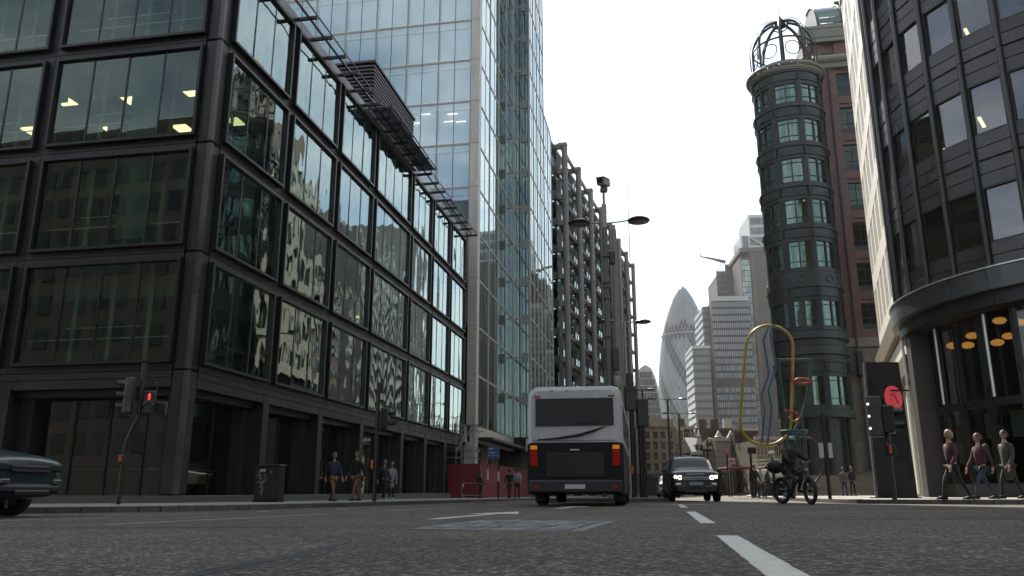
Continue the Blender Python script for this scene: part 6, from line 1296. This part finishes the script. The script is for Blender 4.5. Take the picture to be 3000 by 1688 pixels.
# ------------------------------------------------------------------ people
M_['skin'] = mat('skin', (0.42, 0.24, 0.16), 0.5); M_['skin_dark'] = mat('brown skin', (0.16, 0.085, 0.055), 0.5); M_['hair_dark'] = mat('dark hair', (0.015, 0.012, 0.010), 0.6); M_['hair_brown'] = mat('brown hair', (0.07, 0.035, 0.018), 0.6); M_['hair_fair'] = mat('fair hair', (0.42, 0.29, 0.14), 0.6)
def cloth(n, c): M_[n] = mat(n.replace('_', ' ') + ' cloth', c, 0.85, var=0.12, nscale=9)
for n, c in (('c_black', (.012, .012, .014)), ('c_navy', (.016, .022, .042)), ('c_grey', (.13, .13, .12)), ('c_pale', (.30, .30, .28)), ('c_tan', (.20, .11, .05)), ('c_maroon', (.07, .014, .016)), ('c_denim', (.035, .05, .085)), ('c_white', (.50, .49, .46)), ('c_olive', (.05, .052, .03))): cloth(n, c)
def skin_mesh(chains, m, lv=1):
    """chains: lists of (x,y,z,radius); first point of later chains may coincide with an earlier point"""
    v, e, rad, idx = [], [], [], {}
    for ch in chains:
        prev = None
        for (x, y, z, r) in ch:
            k = (round(x, 3), round(y, 3), round(z, 3))
            if k not in idx: idx[k] = len(v); v.append((x, y, z)); rad.append(r)
            if prev is not None and prev != idx[k]: e.append((prev, idx[k]))
            prev = idx[k]
    me = bpy.data.meshes.new('b'); me.from_pydata(v, e, []); o = bpy.data.objects.new('b', me)
    md = o.modifiers.new('k', 'SKIN'); md.use_smooth_shade = True
    for i, r in enumerate(rad):
        sv_ = me.skin_vertices[0].data[i]; sv_.radius = (r if isinstance(r, tuple) else (r, r)); sv_.use_root = (i == 0)
    s2 = o.modifiers.new('s', 'SUBSURF'); s2.levels = lv; s2.render_levels = lv
    m2 = evalmesh(o)
    m2.materials.clear(); m2.materials.append(m)
    for p in m2.polygons: p.use_smooth = True
    return m2
def head_parts(t, hx, hy, hz, rz, skin, hair, long=False, helmet=None):
    """head 0.225 m high centred at (hx,hy,hz), face towards local -y turned by rz"""
    e = MB(); prof = []
    for i in range(13):
        a = R(-90 + 15 * i); prof.append((0.078 * math.cos(a) * (1.0 if a > 0 else 0.92) + 0.0005, 0.118 * math.sin(a)))
    e.lathe(prof, 16); e.v = [(x * 0.98, y * 1.16, z) for x, y, z in e.v]
    e.add([(-0.014, -0.082, -0.005), (0.014, -0.082, -0.005), (0, -0.112, -0.03), (-0.016, -0.085, -0.04), (0.016, -0.085, -0.04), (0, -0.088, 0.03)], [(0, 2, 5), (1, 5, 2), (0, 3, 2), (1, 2, 4), (3, 4, 2)])
    for s in (-1, 1): e.box(s * 0.072, s * 0.088, -0.012, 0.022, -0.032, 0.032)
    h = e.build('head', skin, t, (hx, hy, hz), (0, 0, rz), True)
    for s in (-1, 1): B('eye', h, s * 0.032 - 0.010, s * 0.032 + 0.010, -0.090, -0.084, 0.006, 0.018, M_['hair_dark'])
    B('mouth', h, -0.022, 0.022, -0.090, -0.083, -0.060, -0.053, M_['c_maroon'])
    if helmet:
        q = MB(); q.lathe([(0.115 * math.cos(R(a)) + 0.0005, 0.115 * math.sin(R(a))) for a in range(-5, 91, 12)], 18); q.v = [(x, y * 1.22, z) for x, y, z in q.v]; q.build('helmet', helmet, h, (0, 0.005, 0.03), smooth=True)
    else:
        q = MB(); q.lathe([(0.092 * math.cos(R(a)) + 0.0005, 0.130 * math.sin(R(a))) for a in range(-28 if not long else -60, 91, 12)], 16); q.v = [(x, y * 1.14 + 0.016 + (0.015 if z < 0.03 else 0), z) for x, y, z in q.v]
        q.build('hair', hair, h, (0, 0.006, 0.012), smooth=True)
    return h
def hand(ch, x, y, z, d=(0, -0.3, -1.0)):
    d = Vector(d).normalized(); s = d.cross(Vector((0, 1, 0.2))).normalized(); p = Vector((x, y, z)); out = [[(x, y, z, .028), (*(p + d * .07), (.036, .018))]]
    for k, (o, l) in enumerate(((-.030, .062), (-.010, .078), (.010, .074), (.028, .056))):
        a = p + d * .07; b = p + d * .10 + s * o; c = p + d * (.10 + l * .6) + s * o * 1.05; e = p + d * (.10 + l) + s * o + Vector((0, -.012, 0)); out.append([(*a, (.036, .018)), (*b, .0095), (*c, .009), (*e, .0075)])
    b = p + d * .03; out.append([(x, y, z, .028), (*(b + s * -.045), .012), (*(b + d * .05 + s * -.058), .009)])
    return out
def person(label, px, D, pybase=None, rz=0.0, h=1.74, stride=0.28, swing=0.22, top='c_black', legs='c_denim', skin='skin', hair='hair_dark', coat=False, long=False, bag=None, shoes='c_black', ph=1, group='people walking on the pavements', xo=None):
    X = at(px, 1440, D)[0] if xo is None else xo; k = h / 1.74
    t = thing('person', label, 'person', (X, D, gz(X, D) + KH), rz, group)
    def S(l): return [tuple(q * k if not isinstance(q, tuple) else (q[0] * k, q[1] * k) for q in p) for p in l]
    s = stride * ph; hipz = .90 - stride * .10
    # legs: forward leg towards -y
    legc = []; shoe = []; feet = []
    for sx, st in ((-1, s), (1, -s)):
        fy = -st; kz = .48; ky = fy * .5 - .05; ax = sx * .085
        legc.append(S([(0, 0, hipz, (.15, .11)), (ax, 0, hipz - .07, .085), (ax * 1.05, ky, kz, .058), (ax, fy + .02, .12, .042), (ax, fy + .02, .08, .040)]))
        feet.append((ax * k, fy * k))
    pel = (0, 0, hipz)
    torso = S([(0, 0, hipz, (.15, .105)), (0, -.01, hipz + .22, (.145, .10)), (0, -.01, hipz + .42, (.165, .11)), (0, 0, hipz + .53, (.085, .07)), (0, -.01, hipz + .58, .064), (0, -.015, hipz + .66, .06)])
    sh = hipz + .49; arms, hands_ = [], []
    for sx, sw in ((-1, -swing * ph), (1, swing * ph)):
        ex, ey, ez = sx * .235, -sw * .45 + .03, sh - .28; wx, wy, wz = sx * .225, -sw * 1.0 - .04, sh - .53
        arms.append(S([(0, -.01, hipz + .42, (.165, .11)), (sx * .17, 0, sh - .02, .065), (ex, ey, ez, .047), (wx, wy, wz, .036)])); hands_.append((wx * k, wy * k, wz * k))
    body = [torso] + legc + arms
    bm = []
    for c in body: bm.append([(x, y, z, (r[0] * .80, r[1] * .80) if isinstance(r, tuple) else r * .82) for x, y, z, r in c])
    for hx_, hy_, hz_ in hands_: bm += hand(None, hx_, hy_, hz_)
    link('body', skin_mesh(bm, M_[skin], 1), t)
    link('trousers', skin_mesh([[(x, y, z, r if not isinstance(r, tuple) else (r[0] * .98, r[1] * .98)) for x, y, z, r in c] for c in legc], M_[legs], 1), t)
    tor = S([(0, 0, hipz - (.06 if not coat else .10), (.165, .125)), (0, -.01, hipz + .22, (.16, .12)), (0, -.01, hipz + .42, (.178, .125)), (0, 0, hipz + .53, (.09, .08))])
    if coat: tor = S([(0, .0, hipz - .42, (.17, .16)), (0, 0, hipz - .10, (.17, .14))]) + tor[1:]
    ar2 = [[(x, y, z, (r[0] * 1.05, r[1] * 1.05) if isinstance(r, tuple) else r * 1.18) for x, y, z, r in c] for c in arms]
    link('coat' if coat else 'jacket', skin_mesh([tor] + ar2, M_[top], 1), t)
    for (fx, fy) in feet:
        mb = MB(); mb.add([(-.042, -.19, 0), (.042, -.19, 0), (.046, .075, 0), (-.046, .075, 0), (-.036, -.18, .045), (.036, -.18, .045), (.044, .07, .09), (-.044, .07, .09), (-.042, -.06, .085), (.042, -.06, .085)], [(0, 3, 2, 1), (0, 1, 5, 4), (1, 2, 6, 9, 5), (2, 3, 7, 6), (3, 0, 4, 8, 7), (4, 5, 9, 8), (8, 9, 6, 7)])
        mb.build('shoe', M_[shoes], t, (fx, fy + .02, 0.0))
    hz = (hipz + .70) * k; head_parts(t, 0, -.02 * k, hz + .045, 0, M_[skin], M_[hair], long)
    if bag:
        mb = MB(); mb.box(-.15, .15, .10, .24, sh * k - .45, sh * k + .02); link('backpack', subdiv(mb.mesh(M_[bag]), 2), t).scale = (1.15, 1.1, 1.1)
    return t
person('person in navy coat and tan trousers beside the graffitied cabinet', 975, 30.0, rz=R(40), top='c_navy', legs='c_tan', hair='hair_brown', coat=False)
person('tall person in black jacket and dark trousers walking past the cabinet', 1042, 31.5, rz=R(-30), h=1.86, top='c_black', legs='c_tan', hair='hair_brown', ph=-1)
person('person in long grey coat standing at the office doors', 1146, 38.0, rz=R(20), stride=.05, swing=.03, top='c_pale', legs='c_black', coat=True, long=True, hair='hair_brown', shoes='c_white', h=1.70)
person('person in dark clothes behind the slim traffic light post', 1124, 36.5, rz=R(60), stride=.12, top='c_navy', legs='c_black', shoes='c_white')
person('person in black with rucksack leaning at the crowd barrier', 1407, 55.0, rz=R(80), top='c_black', legs='c_black', bag='c_black', stride=.1)
person('person in black walking away along the red hoarding', 1492, 50.0, rz=R(170), top='c_black', legs='c_black', ph=-1)
person('person in pale grey jacket walking away along the red hoarding', 1515, 49.0, rz=R(172), top='c_pale', legs='c_black', hair='hair_dark')
person('person in grey coat farther along the red hoarding', 1568, 58.0, rz=R(10), top='c_grey', legs='c_denim', ph=-1)
person('person in black farthest along the red hoarding', 1583, 60.0, rz=R(175), top='c_black', legs='c_black')
person('fair haired person in maroon top striding past the restaurant window', 2800, 21.0, rz=R(-82), top='c_maroon', legs='c_black', hair='hair_fair', stride=.30, swing=.16, shoes='c_black', long=True)
person('person in dark red jacket and denim following the fair haired walker', 2885, 21.8, rz=R(-84), top='c_maroon', legs='c_denim', hair='hair_brown', stride=.34, ph=-1, h=1.70, bag='c_black')
person('person in dark olive coat at right edge of the pavement', 2965, 22.4, rz=R(-80), top='c_olive', legs='c_black', hair='hair_dark', stride=.24, swing=.12, h=1.82, coat=True)
person('person in black waiting beside the bus shelter', 2214, 46.0, rz=R(30), stride=.05, top='c_black', legs='c_black')
person('person in pale top near the ramp', 2232, 50.0, rz=R(-60), stride=.2, top='c_white', legs='c_black', hair='hair_fair')
person('person in dark coat walking between shelter and globe lamp', 2252, 47.0, rz=R(70), top='c_olive', legs='c_black', coat=True)
person('person in grey top climbing near the stone steps', 2475, 52.0, rz=R(150), top='c_grey', legs='c_denim')
person('person in black standing at the foot of the stone steps', 2500, 50.0, rz=R(-40), stride=.1, top='c_black', legs='c_black')
# rider on an electric cargo bike
D = 22.6; cx = at(2332, 1478, D)[0]
M_['frame_teal'] = mat('dark bike frame', (0.012, 0.03, 0.038), 0.4); M_['helmet_g'] = mat('green helmet', (0.012, 0.11, 0.05), 0.35, coat=0.6)
bk = thing('cargo_bike', 'dark delivery bicycle with fat tyres carrying the rider in green helmet', 'bicycle', (cx, D, gz(cx, D)), R(-70))
# bike points towards local +x
def bwheel(x, y=0.0, steer=0.0):
    mb = MB(); r = 0.315; mb.tube([(r * math.cos(2 * math.pi * i / 28), 0, r * math.sin(2 * math.pi * i / 28)) for i in range(28)], 0.05, 8, True); o = mb.build('tyre', M_['tyre'], bk, (x, y, 0.365), (0, 0, steer), True)
    mb = MB(); mb.tube([(0.25 * math.cos(2 * math.pi * i / 24), 0, 0.25 * math.sin(2 * math.pi * i / 24)) for i in range(24)], 0.016, 6, True)
    for i in range(10): a = 2 * math.pi * i / 10; mb.tube([(0, 0, 0), (0.25 * math.cos(a), 0, 0.25 * math.sin(a))], 0.005, 4)
    mb.tube([(0, -0.05, 0), (0, 0.05, 0)], 0.05, 10); mb.build('rim', M_['dark_metal'], o)
bwheel(-0.55); bwheel(0.62, 0, R(-14))
mb = MB(); mb.tube([(-0.55, 0, .365), (-0.1, 0, .40), (0.38, 0, .82)], 0.03, 8); mb.tube([(-0.1, 0, .40), (-0.24, 0, .86)], 0.028, 8); mb.tube([(-0.55, 0, .365), (-0.22, 0, .78)], 0.022, 8); mb.tube([(-0.2, 0, .72), (0.4, 0, .88)], 0.03, 8); mb.build('frame', M_['frame_teal'], bk, smooth=True)
mb = MB(); mb.tube([(0.62, 0.06, .365), (0.50, 0.05, .70), (0.42, 0, .98)], 0.022, 8); mb.tube([(0.62, -0.06, .365), (0.50, -0.05, .70), (0.42, 0, .98)], 0.022, 8); mb.build('fork', M_['black_metal'], bk, smooth=True)
mb = MB(); mb.tube([(0.42, 0, .98), (0.40, 0, 1.10), (0.36, 0.30, 1.14), (0.28, 0.36, 1.13)], 0.016, 8); mb.tube([(0.40, 0, 1.10), (0.36, -0.30, 1.14), (0.28, -0.36, 1.13)], 0.016, 8); mb.build('handlebar', M_['black_metal'], bk, smooth=True)
mb = MB(); mb.box(-0.40, -0.08, -0.10, 0.10, .86, .95); link('saddle', subdiv(mb.mesh(M_['plastic']), 2), bk)
B('headlight', bk, 0.47, 0.55, -0.05, 0.05, .86, .96, M_['chrome'], 0.02)
mb = MB(); mb.box(-0.95, -0.45, -0.24, 0.24, .72, 1.12); link('pannier_bag', subdiv(mb.mesh(M_['c_black']), 2), bk).scale = (1.08, 1.1, 1.1); B('rear_rack', bk, -0.86, -0.38, -0.08, 0.08, .70, .72, M_['black_metal']); B('mudguard', bk, -0.75, -0.35, -0.06, 0.06, .74, .752, M_['black_metal'])
rd = thing('person', 'rider in black jacket and green helmet on the delivery bicycle', 'person', (cx, D, gz(cx, D)), R(-70)); hp = (-0.24, 0, .98)
def rr_(l, f=1.0): return [(x, y, z, (r[0] * f, r[1] * f) if isinstance(r, tuple) else r * f) for x, y, z, r in l]
tor = [(-0.24, 0, .98, (.13, .16)), (-0.18, 0, 1.20, (.12, .16)), (-0.08, 0, 1.40, (.125, .185)), (-0.03, 0, 1.50, (.08, .09)), (0.0, 0, 1.55, .055), (0.02, 0, 1.60, .05)]
lg, am, hn = [], [], []
for sy, kz, kx, fx, fz in ((1, .74, .16, .02, .30), (-1, .62, .20, .0, .14)): lg.append([hp + ((.13, .16),), (-0.18, sy * .10, .95, .095), (kx, sy * .14, kz, .068), (fx, sy * .13, fz + .12, .047), (fx, sy * .13, fz + .06, .045)])
for sy in (1, -1): am.append([(-0.08, 0, 1.40, (.125, .185)), (-0.06, sy * .19, 1.40, .07), (0.10, sy * .30, 1.24, .052), (0.27, sy * .35, 1.17, .04)]); hn += hand(None, 0.26, sy * .35, 1.17, (1.0, 0, -0.35))
link('body', skin_mesh([rr_(tor, .85)] + [rr_(c, .85) for c in lg + am] + hn, M_['skin_dark'], 1), rd); link('jacket', skin_mesh([rr_(tor[:4], 1.28)] + [rr_(c, 1.35) for c in am], M_['c_black'], 1), rd); link('trousers', skin_mesh(lg, M_['c_black'], 1), rd)
for sy, fx, fz in ((1, .02, .30), (-1, .0, .14)): mb = MB(); mb.box(fx - .08, fx + .20, sy * .13 - .045, sy * .13 + .045, fz, fz + .09); link('shoe', subdiv(mb.mesh(M_['c_black']), 1), rd).scale = (1, 1, 1)
head_parts(rd, 0.06, 0, 1.69, R(60), M_['skin_dark'], M_['hair_dark'], helmet=M_['helmet_g'])

# ------------------------------------------------------------------ unseen blocks behind the viewpoint, added to darken the office front and its glass
M_['back_wall'] = mat('dark brown brick block', (0.07, 0.058, 0.05), 0.8, var=0.2, nscale=0.8)
M_['back_win'] = mat('dark office window', (0.03, 0.035, 0.035), 0.1, 0.0, rnd=0.4)
for nm, lb, x, y, rz, wd_, ht_, dp in (('unseen_brick_block', 'unseen dark brick block added behind the viewpoint for reflections, left side', -78, -20, R(180 - 5), 136, 44, 18), ('unseen_brick_block', 'unseen dark brick block added behind the viewpoint for reflections, right side', 42, -14, R(180 + 6), 56, 40, 18)):
    t = thing(nm, lb, 'building', (x, y, gz(x, y)), rz, 'unseen blocks added behind the viewpoint'); grid_tower(t, wd_, ht_, dp, M_['back_wall'], M_['back_win'], int(wd_ / 2.8), 10, 4.0, 0.6, 0.6, side=False, proud=0.1)

# unseen wings and towers past the turret, added for the office glass to mirror
M_['wing_red'] = mat('red granite wing', (0.20, 0.085, 0.055), 0.55, var=0.2, nscale=1.5); M_['wing_win'] = mat('pale green office window', (0.10, 0.15, 0.13), 0.1, 0.2, rnd=0.5)
M_['pale_conc'] = mat('pale concrete tower', (0.46, 0.44, 0.40), 0.7, var=0.1)
M_['wing_pale'] = mat('pale wing stone', (0.60, 0.56, 0.48), 0.6, var=0.1)  # even pale stone colour
for nm, lb, x, y, wd_, ht_, wm_, cols_ in (('unseen_stone_wing', 'unseen pale stone wing added behind the green turret for reflections', 35.6, 89.5, 24, 42, 'wing_pale', 9), ('unseen_granite_wing', 'unseen red granite wing added beyond the pale wing for reflections', 44.8, 114.6, 27, 34, 'wing_red', 12)):
    wg = thing(nm, lb, 'building', (x, y, gz(x, y)), R(-110)); grid_tower(wg, wd_, ht_, 22, M_[wm_], M_['wing_win'], cols_, 9, 5.0, 0.45, 0.5, side=False)
    for z in (ht_ * 0.34, ht_ * 0.88, ht_ + 0.1): B('stone_band', wg, -wd_ / 2 - 0.2, wd_ / 2 + 0.2, -0.7, -0.3, z, z + 1.1, M_['stone_corn'])
    for k in range(4): B('stone_pier', wg, -wd_ / 2 + k * wd_ / 4, -wd_ / 2 + 1.4 + k * wd_ / 4, -0.6, -0.3, 0, ht_ * 0.33, M_['beige'])
t = thing('unseen_pale_tower', 'pale concrete office tower hidden behind the granite building', 'tower', (70.0, 126.0, gz(70, 126)), R(-105)); grid_tower(t, 30, 70, 20, M_['pale_conc'], M_['back_win'], 12, 17, 4.0, 0.55, 0.5, side=True)
t = thing('unseen_pale_tower', 'lower pale concrete office slab hidden behind the granite wing', 'tower', (68.0, 172.0, gz(68, 172)), R(-108)); grid_tower(t, 44, 58, 20, M_['pale_conc'], M_['back_win'], 16, 14, 4.0, 0.5, 0.5, side=True)

for x, y, wd_, h_, rz_, c_, r_, lb in ((124, 300, 50, 104, -112, 16, 26, 'grey slab tower hidden behind the granite building, nearest of three'), (176, 318, 40, 126, -116, 14, 32, 'tallest grey tower hidden behind the limestone block'), (226, 300, 60, 92, -122, 20, 24, 'wide grey tower hidden behind the rounded corner building')):
    t = thing('unseen_grey_tower', lb, 'tower', (x, y, gz(x, y)), R(rz_)); grid_tower(t, wd_, h_, 24, M_['pale_conc'], M_['tw_blue'], c_, r_, 4.0, 0.6, 0.55, side=True)  # hidden towers, added to fill the reflections in the office glazing

# ------------------------------------------------------------------ thin city haze
hm = bpy.data.materials.new('haze'); hm.use_nodes = True; ht_ = hm.node_tree; ht_.nodes.clear()
ho = ht_.nodes.new('ShaderNodeOutputMaterial'); pv = ht_.nodes.new('ShaderNodeVolumePrincipled'); pv.inputs['Color'].default_value = (0.93, 0.94, 0.95, 1); pv.inputs['Density'].default_value = 0.00010; pv.inputs['Anisotropy'].default_value = 0.35
ht_.links.new(pv.outputs[0], ho.inputs['Volume'])
hz_ = link('haze', boxmesh(2404, 2404, 215, hm), None, (0, 0, 92)); tag(hz_, kind='stuff')
bpy.data.scenes.remove(_ts)
